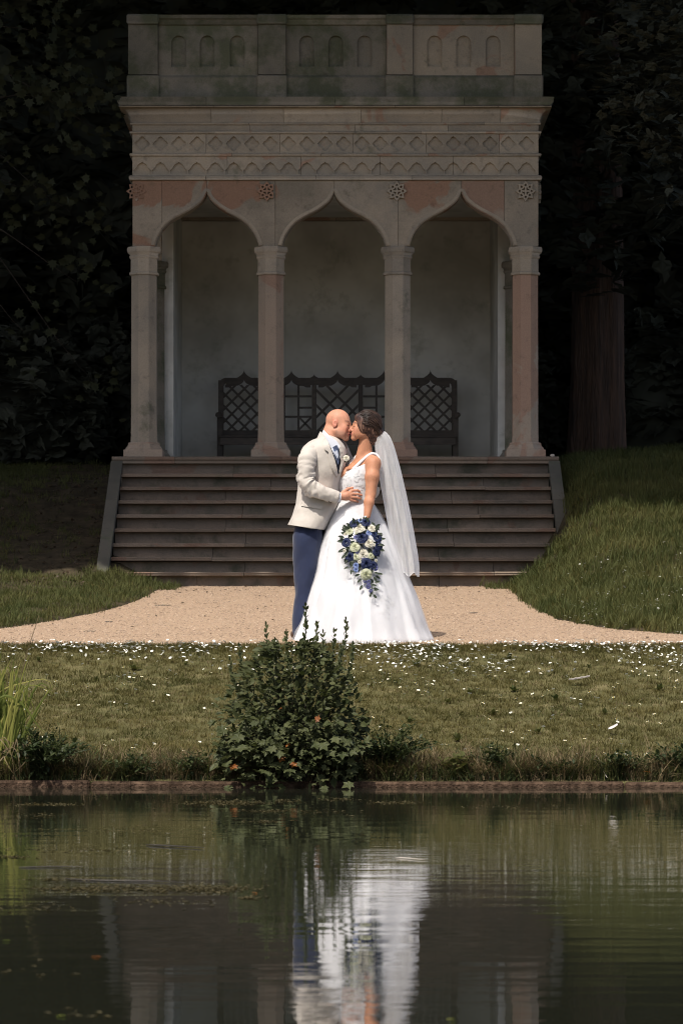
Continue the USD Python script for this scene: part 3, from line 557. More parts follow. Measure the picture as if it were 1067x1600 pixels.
# tall trees added out of view, crowns placed to shade the pavilion and wood
def big_tree(name, label, x, y, h, r0, lean, blobs, n, seed, size=(0.30, 0.55), limbs=6):
    rng = np.random.default_rng(seed); zg = float(ground_z(x, y)); t = thing(name, label, 'tree', (x, y, zg))
    obj('trunk', tree_trunk(h * 0.8, r0, r0 * 0.45, rng, lean), 'bark', t, smooth=True)
    top = np.array([lean[0] * 0.8, lean[1] * 0.8, h * 0.62])
    for k in range(min(limbs, len(blobs))):
        e = np.array(blobs[k][:3]) - [x, y, zg]; s = top * (0.55 + 0.07 * k)
        m = (s + e) / 2 + [0, 0, 0.8]; obj('limb', tube(spline([s, m, e], 10), np.linspace(r0 * 0.42, 0.05, 10), 7), 'bark', t, smooth=True)
    p = blob_points(rng, blobs, n) - [x, y, zg]
    obj('crown', scatter(*SPRAY, p, rng.uniform(*size, n), rand_rot(rng, n, 0.5)), 'canopy_leaf', t)
    return t
# where sunlight comes through: a crown point (x, y, z) shades the ground at height zg at (x, y) - sd_xy/sd_z*(z-zg)
kx, ky = -sd[0] / sd[2], -sd[1] / sd[2]
def crown_over(gx0, gx1, gy0, gy1, z, zg=2.0): return ((gx0 + gx1) / 2 - kx * (z - zg), (gy0 + gy1) / 2 - ky * (z - zg), z, (gx1 - gx0) / 2, (gy1 - gy0) / 2)
def cb(gx, gy, z, rx, ry, rz, zg=1.6): return (gx - kx * (z - zg), gy - ky * (z - zg), z, rx, ry, rz)
big_tree('beech_tree', 'tall tree added at the left, its unseen crown shading the pavilion', -8.6, 38.5, 19, 0.45, (1.0, -1.0),
    [cb(-4.7, 40.4, 13.5, 3.4, 3.5, 1.6), cb(-1.5, 40.4, 14.2, 3.2, 2.9, 1.5), cb(-7.5, 42, 14, 3.6, 4.5, 2), cb(-4, 46, 15.5, 4.5, 4.5, 2), cb(0, 45.5, 15.5, 3.5, 4.0, 1.7)], 9000, 71)
big_tree('beech_tree', 'tall tree added at the right, its unseen crown shading the pavilion', 8.8, 40, 20, 0.45, (-1.0, -2.0),
    [cb(1.6, 40.3, 13.2, 3.0, 2.8, 1.5), cb(4.6, 40.2, 12.8, 2.8, 2.9, 1.6), cb(7.5, 40.6, 13.2, 3.0, 4.0, 2), cb(3, 45.5, 15, 4.0, 4.5, 2), cb(7.5, 46, 15, 4.5, 5, 2)], 9000, 72)
big_tree('beech_tree', 'tall tree added behind the pavilion, its unseen crown shading the wood', -5.5, 58, 21, 0.4, (1.0, 0),
    [cb(-6, 52, 16, 5, 4, 2), cb(0, 52, 17, 5, 4, 2), cb(6, 52, 16.5, 5, 4, 2), cb(-4, 59, 17, 6, 4.5, 2), cb(4, 59, 17, 6, 4.5, 2)], 9000, 73)
# the big bare trunk at the right
tr = thing('redwood_tree', 'broad red-brown bare trunk standing on the grass right of the pavilion', 'tree', (3.32, 46.0, float(ground_z(3.32, 46)) - 0.1))
obj('trunk', tree_trunk(15, 0.345, 0.22, rng, (0.1, 0), n=20, flare=1.18), 'bark_red', tr, smooth=True)
rngt = np.random.default_rng(81); pts_ = blob_points(rngt, [(0, 0, 13.5, 2.6, 2.6, 3), (0, -1.0, 3.7, 1.3, 0.6, 1.5), (0.1, -1.1, 5.8, 1.5, 0.7, 1.7)], 9000)
obj('crown', scatter(*SPRAY, pts_, rngt.uniform(0.10, 0.26, len(pts_)), rand_rot(rngt, len(pts_), 0.6)), 'yew_leaf', tr)
# maple at the left: lobed leaves hanging into the picture
def maple_leaf():
    a = [(0, -0.42), (0.16, -0.30), (0.42, -0.34), (0.30, -0.12), (0.55, 0.10), (0.26, 0.08), (0.24, 0.30), (0.10, 0.24), (0, 0.6)]
    o = a + [(-x, y) for x, y in a[::-1][1:-1]]
    v = np.array([(0, -0.05, 0.0)] + [(x, y, -0.10 * abs(x) - 0.12 * max(y, 0)) for x, y in o]); n = len(o)
    return v, np.array([[0, 1 + k, 1 + (k + 1) % n] for k in range(n)])
MAPLE = maple_leaf()
mt_ = thing('maple_tree', 'maple with lobed leaves hanging at the left edge beside the pavilion', 'tree', (-5.4, 39.5, float(ground_z(-5.4, 39.5))))
zg_ = float(ground_z(-5.4, 39.5)); rngm = np.random.default_rng(61)
obj('trunk', tree_trunk(9, 0.2, 0.08, rngm, (0.3, -0.3)), 'bark', mt_, smooth=True)
mb = [at(60, 150, 39), at(150, 150, 39.2), at(25, 290, 38.6), at(110, 330, 39), at(90, 60, 39.4), at(165, 210, 39.4), at(120, 440, 39.6), at(40, 520, 39.8), at(150, 600, 40), at(-60, 250, 38.5), at(20, 30, 39)]
mp, mR = [], []
for k, c in enumerate(mb):
    s = np.array([0.15, -0.15, 3.6 + 0.35 * (k % 6)]); e = c - [-5.4, 39.5, zg_]
    obj('branch', tube(spline([s, s * 0.66 + e * 0.34 + [-0.1, 0.35, 0.45], s * 0.3 + e * 0.7 + [-0.15, 0.15, 0.35], e], 12), np.linspace(0.018, 0.002, 12), 5), 'bark', mt_, smooth=True)
    n = [70, 90, 50, 50, 50, 40, 30, 20, 20, 60, 50][k]
    mp.append(e + rngm.normal(size=(n, 3)) * [0.34, 0.3, 0.22])
mp = np.vstack(mp); mR = rand_rot(rngm, len(mp), 0.55)
tilt_ = np.array([[1, 0, 0], [0, math.cos(0.75), -math.sin(0.75)], [0, math.sin(0.75), math.cos(0.75)]])
mR = tilt_.T[None] @ mR; ms_ = rngm.uniform(0.085, 0.15, len(mp))
kx_ = (mp[:, 0] - 5.4 < -2.50); mp, mR, ms_ = mp[kx_], mR[kx_], ms_[kx_]
near = np.argsort(mp[:, 1])[:150]
for k in near: obj('leaf', scatter(*MAPLE, mp[k:k + 1], ms_[k:k + 1], mR[k:k + 1]), 'maple_leaf', mt_)
shade_leaves = np.array([-3.0, 37.9, 10.6]) - [-5.4, 39.5, zg_] + rngm.normal(size=(1500, 3)) * [1.1, 0.6, 0.6]; shade_leaves = shade_leaves[shade_leaves[:, 2] > 8.9 - zg_]; h0 = len(mp)  # extra unseen leaves added above the frame to dim the parapet's left top
mp = np.vstack([mp, shade_leaves]); mR = np.concatenate([mR, rand_rot(rngm, len(shade_leaves), 0.5)]); ms_ = np.r_[ms_, rngm.uniform(0.16, 0.26, len(shade_leaves))]
far = np.setdiff1d(np.arange(len(mp)), near)
obj('foliage', scatter(*MAPLE, mp[far], ms_[far], mR[far]), 'maple_leaf', mt_, kind='stuff')
# a tree at the right edge with layered feathery sprays
ct = thing('cedar_tree', 'tree with layered feathery sprays at the top right edge', 'tree', (5.6, 40.0, float(ground_z(5.6, 40))))
zg_ = float(ground_z(5.6, 40)); rngc = np.random.default_rng(62)
obj('trunk', tree_trunk(11, 0.28, 0.1, rngc), 'bark', ct, smooth=True)
cp = []
for k, (px, py) in enumerate([(1055, 20), (1040, 60), (1000, 50), (985, 110), (1020, 120), (1060, 110), (1000, 150), (1045, 170), (1010, 215), (1055, 230), (1090, 60), (1100, 190), (1095, 320), (1080, -20), (1030, 0), (1090, 120), (1100, 250), (1100, 30)]):
    c = at(px, py, 39.0 + 0.1 * (k % 5) if k < 15 else 43) - [5.6, 40.0, zg_]; s = np.array([0, 0, c[2] + 0.5])
    obj('branch', tube(spline([s, (s + c) / 2 + [0, 0, 0.15], c], 8), np.linspace(0.03, 0.004, 8), 5), 'bark', ct, smooth=True)
    cp.append(c + rngc.normal(size=(75, 3)) * [0.22, 0.2, 0.10])
cp = np.vstack(cp)
obj('crown', scatter(*SPRAY, cp, rngc.uniform(0.05, 0.10, len(cp)), rand_rot(rngc, len(cp), 0.5)), 'yew_leaf', ct)

# undergrowth closing the view between the trunks
ru = np.random.default_rng(64)
for k, (x, y, r, h, wh) in enumerate([(-4.6, 46.2, 1.5, 1.7, 'behind the earth bank at the left edge'), (-3.0, 47.6, 1.3, 2.0, 'behind the left wall of the pavilion'), (2.6, 48.6, 1.3, 1.8, 'behind the bare trunk'), (4.7, 47.6, 1.5, 2.0, 'at the top of the right grass bank'), (6.4, 46.5, 1.6, 2.2, 'beyond the right edge of the grass bank'), (-6.4, 45.6, 1.6, 2.2, 'at the far left of the earth bank')]):
    t = thing('laurel_bush', f'dark undergrowth bush {wh}', 'bush', (x, y, float(ground_z(x, y))), group='undergrowth in the wood')
    d = ru.normal(size=(1500, 3)); d /= np.linalg.norm(d, axis=1, keepdims=True); q = d * (0.75 + 0.5 * meshkit.fbm(d * 2 + k, 3, k))[:, None] * [r, r * 0.7, h * 0.6] + [0, 0, h * 0.45]; q = q[q[:, 2] > -0.1]
    c = trimesh.creation.icosphere(2, 1.0); c.apply_scale((r * 0.85, r * 0.6, h * 0.55)); c.apply_translation((0, 0, h * 0.4))
    obj('foliage', cat(c, scatter(*SPRAY, q, ru.uniform(0.10, 0.2, len(q)), rand_rot(ru, len(q), 0.7))), 'yew_leaf', t)
# ---------------------------------------------------------------- the couple
YC = 27.9                                                    # the couple's depth
def G(px, py, dy=0.0): return at(px, py, YC + dy)
class Field:
    """A signed distance field on a grid; shapes are blended in one after another and the zero surface is taken as one mesh."""
    def __init__(s, lo, hi, h):
        s.lo, s.h = np.array(lo, float), h; s.n = np.ceil((np.array(hi) - lo) / h).astype(int) + 1
        s.D = np.full(s.n, 0.25, np.float32)
    def region(s, lo, hi):
        a = np.clip(np.floor((np.array(lo) - s.lo) / s.h).astype(int), 0, s.n - 1); b = np.clip(np.ceil((np.array(hi) - s.lo) / s.h).astype(int) + 1, 1, s.n)
        sl = tuple(slice(i, j) for i, j in zip(a, b)); g = np.meshgrid(*[s.lo[k] + s.h * np.arange(a[k], b[k]) for k in range(3)], indexing='ij')
        return sl, np.stack(g, -1)
    def blend(s, sl, d, k, sub=False):
        D = s.D[sl]
        D0 = -D if sub else D
        h = np.clip(0.5 + 0.5 * (D0 - d) / k, 0, 1); r = D0 * (1 - h) + d * h - k * h * (1 - h)
        s.D[sl] = -r if sub else r
    def cone(s, a, b, ra, rb, k=0.02):
        a, b = np.array(a, float), np.array(b, float); m = max(ra, rb) + k + 0.02
        sl, p = s.region(np.minimum(a, b) - m, np.maximum(a, b) + m)
        if min(p.shape) == 0: return
        ab = b - a; t = np.clip(((p - a) @ ab) / (ab @ ab + 1e-12), 0, 1)
        s.blend(sl, np.linalg.norm(p - a - t[..., None] * ab, axis=-1) - (ra + (rb - ra) * t), k)
    def ell(s, c, r, R=None, k=0.015, sub=False):
        c, r = np.array(c, float), np.array(r, float); m = r.max() + k + 0.02
        sl, p = s.region(c - m, c + m)
        if min(p.shape) == 0: return
        q = p - c
        if R is not None: q = q @ R
        l = np.linalg.norm(q / r, axis=-1); g = np.linalg.norm(q / r ** 2, axis=-1)
        s.blend(sl, l * (l - 1) / (g + 1e-9), k, sub)
    def mesh(s):
        D = s.D; I = D < 0
        c = sum(I[i:I.shape[0] - 1 + i, j:I.shape[1] - 1 + j, k:I.shape[2] - 1 + k].astype(np.int8) for i in (0, 1) for j in (0, 1) for k in (0, 1))
        act = (c > 0) & (c < 8); idx = np.argwhere(act); num = np.full(act.shape, -1, np.int64); num[act] = np.arange(len(idx))
        acc, cnt = np.zeros((len(idx), 3)), np.zeros(len(idx))
        cs = np.array([(i, j, k) for i in (0, 1) for j in (0, 1) for k in (0, 1)])
        val = [D[tuple((idx + o).T)] for o in cs]
        for a in range(8):
            for b in range(a + 1, 8):
                if abs(cs[a] - cs[b]).sum() == 1:
                    m = (val[a] < 0) != (val[b] < 0); t = val[a][m] / (val[a][m] - val[b][m])
                    acc[m] += cs[a] + t[:, None] * (cs[b] - cs[a]); cnt[m] += 1
        V = s.lo + s.h * (idx + acc / cnt[:, None]); F_ = []
        for ax in range(3):
            o1, o2 = [(1, 2), (2, 0), (0, 1)][ax]
            A = I; B = np.roll(I, -1, ax); e = np.argwhere(A != B); e = e[(e[:, ax] < s.n[ax] - 1) & (e[:, o1] > 0) & (e[:, o2] > 0) & (e[:, o1] < s.n[o1] - 1) & (e[:, o2] < s.n[o2] - 1)]
            def n_(d1, d2): q = e.copy(); q[:, o1] -= d1; q[:, o2] -= d2; return num[tuple(q.T)]
            q = np.stack([n_(1, 1), n_(0, 1), n_(0, 0), n_(1, 0)], 1); flip = ~A[tuple(e.T)]; q[flip] = q[flip][:, ::-1]; F_.append(q)
        q = np.vstack(F_); q = q[(q >= 0).all(1)]
        t = trimesh.Trimesh(V, np.vstack([q[:, [0, 1, 2]], q[:, [0, 2, 3]]]), process=False)
        used_ = np.unique(t.faces); t.update_vertices(np.isin(np.arange(len(V)), used_)); return t
def basis(fwd, upv):
    f = np.array(fwd, float); f /= np.linalg.norm(f); r = np.cross(f, upv); r /= np.linalg.norm(r); return np.stack([f, r, np.cross(r, f)], 1)   # columns: forward, right, up
def head(fl, C, R, sc, male):
    """Skull, face and ears blended into the field. Local axes: forward, right, up, about the ear's height."""
    L = lambda f, r, u: C + R @ (np.array([f, r, u]) * sc)
    E = lambda c, r, k=0.012, sub=False: fl.ell(L(*c), np.array(r) * sc, R, k * sc, sub)
    K = lambda a, b, ra, rb, k=0.012: fl.cone(L(*a), L(*b), ra * sc, rb * sc, k * sc)
    E((-0.012, 0, 0.043), (0.100, 0.077, 0.090)); E((0.034, 0, -0.012), (0.062, 0.062, 0.080), 0.03)
    for sg in (-1, 1):
        K((-0.004, sg * 0.050, -0.055), (0.070, sg * 0.016, -0.100), 0.024 if male else 0.02, 0.019, 0.03)
        K((0.076, sg * 0.034, 0.030), (0.090, sg * 0.008, 0.026), 0.011 if male else 0.007, 0.010, 0.014)
        E((0.058, sg * 0.046, -0.022), (0.026, 0.018, 0.022), 0.03)
        E((0.078, sg * 0.032, 0.008), (0.014, 0.016, 0.010), 0.006)
        K((0.080, sg * 0.022, -0.012), (0.089, sg * 0.006, 0.012), 0.005, 0.006, 0.01)
        E((0.103, sg * 0.012, -0.036), (0.012, 0.008, 0.009), 0.006)
        E((-0.012, sg * 0.078, 0.0), (0.021, 0.010, 0.033), 0.008); E((-0.006, sg * 0.089, 0.004), (0.012, 0.008, 0.017), 0.006, True)
        E((0.050, sg * 0.050, -0.060), (0.030, 0.016, 0.030), 0.03)
    K((0.090, 0, 0.018), (0.113, 0, -0.026), 0.008, 0.0115, 0.012); E((0.114, 0, -0.030), (0.011, 0.011, 0.010), 0.008)
    E((0.085, 0, -0.068), (0.016, 0.030, 0.026), 0.02)
    E((0.098, 0, -0.062), (0.010, 0.022, 0.0055), 0.005); E((0.095, 0, -0.0745), (0.011, 0.019, 0.0065), 0.005)
    E((0.078, 0, -0.104), (0.022, 0.024, 0.018), 0.016)
    return L
def head_tint(v, C, R, sc, male, base):
    q = (v - C) @ R / sc; f, r, u = q.T; ar = np.abs(r); T = np.repeat(np.array([base]), len(v), 0)
    def mixin(w, col):
        w = np.clip(w, 0, 1)[:, None]; T[:] = T * (1 - w) + np.array(col) * w
    inh = (np.linalg.norm(q, axis=1) < 0.16)
    g = lambda x, s: np.exp(-(x / s) ** 2)
    mixin(0.45 * g(ar - 0.05, 0.025) * g(u + 0.035, 0.03) * (f > 0.03) * inh, (0.50, 0.19, 0.13))
    mixin(0.5 * g(f - 0.115, 0.015) * g(u + 0.03, 0.015) * inh, (0.50, 0.19, 0.14))
    mixin(0.6 * ((ar > 0.074) & (u < 0.04) & (u > -0.04) & (np.abs(f + 0.012) < 0.03)) * inh, (0.48, 0.17, 0.12))
    if male: mixin(0.35 * ((u < -0.045) & (f > 0.0) & (u > -0.14)) * ss(-0.045, -0.065, u) * inh, (0.22, 0.15, 0.12))
    mixin(0.85 * g((u + 0.068) / 0.0125, 1) * (f > 0.088) * (ar < 0.025) * inh, (0.42, 0.11, 0.10))
    mixin(0.9 * g((u + 0.068) / 0.0022, 1) * (f > 0.080) * (ar < 0.026) * inh, (0.12, 0.03, 0.03))
    bw_ = 0.008 if male else 0.005
    mixin((0.7 if male else 0.95) * g((u - 0.036 + 4.0 * (ar - 0.03) ** 2) / bw_, 1) * (f > 0.055) * (ar > 0.010) * (ar < 0.055) * inh, (0.07, 0.04, 0.03))
    mixin(0.95 * g((u - 0.003 + 6 * (ar - 0.032) ** 2) / (0.0032 if male else 0.0042), 1) * (f > 0.062) * (ar > 0.015) * (ar < 0.050) * inh, (0.03, 0.02, 0.018))
    return T
def skin(name, rad):
    mk(name, {'a': ('attribute', {'attribute': 'tint'}), 'g': ('geometry', {}), 'n': ('noise_texture', {'scale': 30.0, 'detail': 6, 'roughness': 0.65}), 'm': ('map_range', {'to_min': 0.66, 'to_max': 1.34}), 'h': ('hsv', {}), 'n2': ('noise_texture', {'scale': 420.0, 'detail': 2}), 'b': ('bump', {'strength': 0.25, 'distance': 0.0012}),
              'p': ('principled_bsdf', {'roughness': 0.58, 'subsurface_weight': 0.12, 'subsurface_scale': 0.006, 'subsurface_radius': rad, 'specular_ior_level': 0.28})},
       [('a.color', 'h.color'), ('g.position', 'n.vector'), ('n.fac', 'm.value'), ('m.result', 'h.value'), ('h.color', 'p.base_color'), ('g.position', 'n2.vector'), ('n2.fac', 'b.height'), ('b.normal', 'p.normal')])
skin('skin', (1.0, 0.35, 0.2))
def fabric(name, col, rough=0.85, weave=900.0, bump=0.35, sheen=0.15, wr=0.06, **kw):
    c = np.array(col)
    mk(name, {'g': ('geometry', {}), 'n': ('noise_texture', {'scale': 14.0, 'detail': 6, 'roughness': 0.6}), 'r': ('rgb_ramp', {'ramp': [(0.3, c * (1 - wr)), (0.7, np.minimum(c * (1 + wr), 0.9))]}), 'n2': ('noise_texture', {'scale': weave, 'detail': 2}), 'n3': ('noise_texture', {'scale': 38.0, 'detail': 3}), 'ad': ('math', {'math_type': 'multiply_add', 'value2': 2.5}),
              'b': ('bump', {'strength': bump, 'distance': 0.002}), 'p': ('principled_bsdf', dict(roughness=rough, sheen_weight=sheen, specular_ior_level=0.2, **kw))},
       [('g.position', 'n.vector'), ('n.fac', 'r.fac'), ('r.color', 'p.base_color'), ('g.position', 'n2.vector'), ('g.position', 'n3.vector'), ('n3.fac', 'ad.value1'), ('n2.fac', 'ad.value3'), ('ad.value', 'b.height'), ('b.normal', 'p.normal')])
fabric('jacket_cloth', (0.455, 0.415, 0.37)); fabric('navy_cloth', (0.017, 0.024, 0.056)); fabric('shirt_cloth', (0.62, 0.64, 0.69), bump=0.1); fabric('waistcoat_cloth', (0.024, 0.03, 0.055))
fabric('tie_cloth', (0.10, 0.13, 0.22), rough=0.4, wr=0.5); fabric('pale_silk', (0.55, 0.58, 0.66), rough=0.4); plain('button', (0.05, 0.035, 0.025), 0.4); plain('shoe_leather', (0.06, 0.032, 0.018), 0.35)
fabric('satin', (0.615, 0.615, 0.625), rough=0.5, bump=0.10, sheen=0.1, wr=0.02); fabric('lace', (0.66, 0.66, 0.66), rough=0.7, bump=0.15, wr=0.02, weave=300.0)
mk('veil_tulle', {'t': ('transparent_bsdf', {}), 'd': ('diffuse_bsdf', {'color': (0.9, 0.9, 0.9)}), 'tl': ('translucent_bsdf', {'color': (0.88, 0.89, 0.9)}), 'm1': ('mix_closure', {'fac': 0.45}), 'lw': ('layer_weight', {'blend': 0.35}), 'g': ('geometry', {}), 'mp': ('mapping', {'scale': (30, 30, 1.2)}), 'n': ('noise_texture', {'scale': 1.0, 'detail': 4}),
                  'mr': ('map_range', {'from_min': 0.3, 'from_max': 0.7, 'to_min': 0.26, 'to_max': 0.58, 'clamp': True}), 'ad': ('math', {'math_type': 'multiply_add', 'value2': 0.30, 'use_clamp': True}), 'm2': ('mix_closure', {})},
   [('d.BSDF', 'm1.closure1'), ('tl.BSDF', 'm1.closure2'), ('g.position', 'mp.vector'), ('mp.vector', 'n.vector'), ('n.fac', 'mr.value'), ('lw.facing', 'ad.value1'), ('mr.result', 'ad.value3'), ('ad.value', 'm2.fac'), ('t.BSDF', 'm2.closure1'), ('m1.closure', 'm2.closure2')], surface='m2.closure')
mk('hair_brown', {'g': ('geometry', {}), 'mp': ('mapping', {'scale': (40, 60, 9)}), 'n': ('noise_texture', {'scale': 1.6, 'detail': 5, 'distortion': 0.6}), 'r': ('rgb_ramp', {'ramp': [(0.35, (0.018, 0.009, 0.008)), (0.52, (0.05, 0.024, 0.018)), (0.68, (0.20, 0.11, 0.075))]}), 'b': ('bump', {'strength': 0.9, 'distance': 0.006}), 'p': ('principled_bsdf', {'roughness': 0.5, 'specular_ior_level': 0.35})},
   [('g.position', 'mp.vector'), ('mp.vector', 'n.vector'), ('n.fac', 'r.fac'), ('r.color', 'p.base_color'), ('n.fac', 'b.height'), ('b.normal', 'p.normal')])

def raycast(mesh, px, py):
    """Nearest hit of the sight line through (px, py) with the mesh: fits a garment's trim onto its front."""
    v, f = np.asarray(mesh.vertices), np.asarray(mesh.faces); o = np.array([0, 0, CZ]); d = np.array([(px - CX) / F, 1.0, -(py - HOR) / F])
    P2 = np.stack([CX + v[:, 0] / v[:, 1] * F, HOR - (v[:, 2] - CZ) / v[:, 1] * F], 1); a, b, c = P2[f[:, 0]], P2[f[:, 1]], P2[f[:, 2]]
    q = np.array([px, py]); cr = lambda u, w: u[:, 0] * w[:, 1] - u[:, 1] * w[:, 0]
    A = cr(b - a, c - a); w0, w1, w2 = cr(b - q, c - q) / (A + 1e-12), cr(c - q, a - q) / (A + 1e-12), cr(a - q, b - q) / (A + 1e-12)
    m = (w0 >= -1e-6) & (w1 >= -1e-6) & (w2 >= -1e-6) & (np.abs(A) > 1e-9)
    if not m.any(): return None
    y = 1 / (w0[m] / v[f[m, 0], 1] + w1[m] / v[f[m, 1], 1] + w2[m] / v[f[m, 2], 1]); return o + d * y.min()
def drape(poly, base, off, th, step=1.6):
    """A thin shaped piece of cloth lying on the camera side of a garment."""
    pg = Polygon(poly); pts = [np.array(pg.exterior.interpolate(s).coords[0]) for s in np.arange(0, pg.length, step)]
    x0, y0, x1, y1 = pg.bounds; inner = pg.buffer(-step * 0.7)
    for x in np.arange(x0, x1, step):
        for y in np.arange(y0, y1, step):
            if inner.contains(shapely.Point(x, y)): pts.append(np.array([x, y]))
    pts = np.array(pts); from scipy.spatial import Delaunay
    tri = Delaunay(pts).simplices; tri = np.array([t for t in tri if pg.buffer(0.05).contains(shapely.Point(pts[t].mean(0)))])
    H = [raycast(base, *p) for p in pts]; ok = [h for h in H if h is not None]; my = np.median([h[1] for h in ok])
    H = np.array([h if h is not None else at(p[0], p[1], my) for h, p in zip(H, pts)])
    from scipy.spatial import cKDTree
    nb = cKDTree(pts).query(pts, k=min(7, len(pts)))[1]; H[:, 1] = H[:, 1][nb].mean(1)
    H = np.array([at(p[0], p[1], y) for p, y in zip(pts, H[:, 1])])
    fr = H + [0, -off, 0]; bk = H + [0, -off + th, 0]; n = len(pts)
    a, b, c = pts[tri[:, 0]], pts[tri[:, 1]], pts[tri[:, 2]]
    A = (b - a)[:, 0] * (c - a)[:, 1] - (b - a)[:, 1] * (c - a)[:, 0]; tri[A < 0] = tri[A < 0][:, ::-1]
    ed = np.vstack([tri[:, [0, 1]], tri[:, [1, 2]], tri[:, [2, 0]]]); key = {tuple(e) for e in ed}; bd = np.array([e for e in key if (e[1], e[0]) not in key])
    f = np.vstack([tri, tri[:, ::-1] + n, np.stack([bd[:, 1], bd[:, 0], bd[:, 0] + n], 1), np.stack([bd[:, 1], bd[:, 0] + n, bd[:, 1] + n], 1)])
    t = trimesh.Trimesh(np.vstack([fr, bk]), f, process=False)
    if t.volume < 0: t.invert()
    return t
def rows_loft(rows, nseg=72, sub=6, fold=None, expo=2.0, shear=None):
    """rows: (py, left px, right px, half depth, middle dy); smooth body of elliptical slices."""
    R = np.array(rows, float); t = np.arange(len(R)); tt_ = np.linspace(0, len(R) - 1, (len(R) - 1) * sub + 1); Q = PchipInterpolator(t, R)(tt_); th = np.arange(nseg) * 2 * pi / nseg; out = []
    for k, (py, xl, xr, hd, dm) in enumerate(Q):
        c, s = np.cos(th), np.sin(th); e = 2 / expo; cx = np.sign(c) * np.abs(c) ** e; sy = np.sign(s) * np.abs(s) ** e
        m = 1.0 if fold is None else 1 + fold(th, k / (len(Q) - 1))
        X_ = (xl + xr) / 2 + (xr - xl) / 2 * cx * m; Yd = dm + hd * sy * m; pyy = py + (0 if shear is None else shear((cx + 1) / 2, sy, k / (len(Q) - 1)))
        out.append(np.stack([at(x, p, YC + d) for x, d, p in zip(X_, Yd, np.broadcast_to(pyy, X_.shape))]))
    return out
def wrinkle(m, amp, scale, seed, st=(1, 1, 1)):
    v = np.array(m.vertices); t = trimesh.Trimesh(v, m.faces, process=False); n = t.vertex_normals
    d = (meshkit.fbm(v * np.array(st) * scale + seed * 3.7, 3, seed) - 0.5) * 2 * amp; return trimesh.Trimesh(v + n * d[:, None], m.faces, process=False)

# ---- the groom
GX0 = G(490, 1000); gz = float(ground_z(GX0[0], YC)) + 0.01
groom = thing('person', 'bald person in a cream jacket and navy trousers kissing the bride', 'person', (0, 0, 0))
HG, RG_ = G(529.0, 664.5, 0.03), None
fwd = np.array([math.cos(0.27), -math.sin(0.27), -0.10]); RGm = basis(fwd, np.array([0.10, 0.08, 1.0])); GSC = 0.985
f1 = Field(G(435, 1012, 0)[:] * [1, 0, 1] + [0, YC - 0.42, 0], G(575, 632, 0) * [1, 0, 1] + [0, YC + 0.42, 0], 0.0048)
nb_ = G(510, 694, 0.015)
f1.cone(HG + RGm @ np.array([-0.028, 0, -0.055]), nb_, 0.058, 0.060, 0.03); f1.cone(HG + RGm @ np.array([-0.055, 0, 0.0]), nb_ + [-0.01, 0, 0.02], 0.05, 0.052, 0.03)
LG = head(f1, HG, RGm, GSC, True)
f1.cone(G(500, 712, 0.02), G(488, 800, 0.02), 0.125, 0.125, 0.05); f1.cone(G(492, 714, -0.09), G(526, 714, 0.11), 0.05, 0.05, 0.04)
SH, EL, WR = G(484, 713, -0.165), G(479, 754, -0.20), G(529, 776, -0.205)
f1.cone(SH, EL, 0.052, 0.042, 0.03); f1.cone(EL, WR, 0.042, 0.028, 0.02)
SH2, EL2, WR2 = G(531, 706, 0.17), G(556, 752, 0.25), G(590, 770, 0.20)
f1.cone(SH2, EL2, 0.05, 0.042, 0.03); f1.cone(EL2, WR2, 0.042, 0.028, 0.02); f1.cone(WR2, G(600, 772, 0.13), 0.028, 0.022, 0.02)
for hp_, kn, an in ((G(478, 826, -0.08), G(476, 905, -0.09), G(469, 985, -0.08)), (G(493, 826, 0.10), G(488, 905, 0.11), G(482, 983, 0.12))):
    f1.cone(hp_, kn, 0.085, 0.055, 0.04); f1.cone(kn, an, 0.055, 0.04, 0.03); f1.cone(an, an + [0.13, -0.03, -0.035], 0.035, 0.03, 0.02)
# his right hand, spread on her waist: palm, four bent fingers and the thumb above
pk = G(541, 774.5, -0.195)
f1.cone(WR, pk, 0.029, 0.034, 0.02); f1.ell(pk, (0.043, 0.016, 0.040), None, 0.014)
for (px, py, l, mx, my, dd) in ((550, 766.5, (562, 767.5), 557, 766, -0.178), (551, 771.5, (565, 773.5), 558, 772, -0.180), (550, 776.5, (563.5, 779), 557.5, 777.2, -0.178), (548, 781, (559, 784), 554, 782.3, -0.174)):
    a, b, c = G(px, py, dd - 0.018), G(mx, my, dd - 0.006), G(l[0], l[1], dd + 0.02)
    f1.cone(pk, a, 0.018, 0.0115, 0.006); f1.cone(a, b, 0.0112, 0.0102, 0.003); f1.cone(b, c, 0.0102, 0.0085, 0.003)
f1.cone(G(536, 769, -0.205), G(544, 763.5, -0.200), 0.014, 0.0115, 0.008); f1.cone(G(544, 763.5, -0.200), G(551, 762, -0.185), 0.0115, 0.0095, 0.004)
gm = f1.mesh(); gsk = (0.46, 0.222, 0.142)
obj('body', gm, 'skin', groom, smooth=True, tint=head_tint(np.asarray(gm.vertices), HG, RGm, GSC, True, gsk))
sh_ = lambda a, s_, k: (0 if k < 0.55 else (k - 0.55) / 0.45) * (9.0 * a - 1.0)
jrows = [(680.5, 501, 519, 0.070, 0.02), (683.5, 496, 525, 0.105, 0.02), (687.5, 488, 531, 0.145, 0.02), (692.5, 480, 535.5, 0.175, 0.02), (700, 473, 539.5, 0.200, 0.015), (712, 469, 541, 0.205, 0.01), (733, 467.5, 538, 0.195, 0.0), (757, 466, 532, 0.175, 0.0), (780, 463, 529, 0.175, 0.0), (798, 458, 522, 0.195, 0.0), (813, 452.5, 514, 0.215, 0.0), (821, 449.5, 508, 0.222, 0.0)]
jl = rows_loft(jrows, 84, 7, shear=sh_, expo=2.35)
jm = wrinkle(loft(jl), 0.015, 8.0, 3, (1, 1, 0.7))
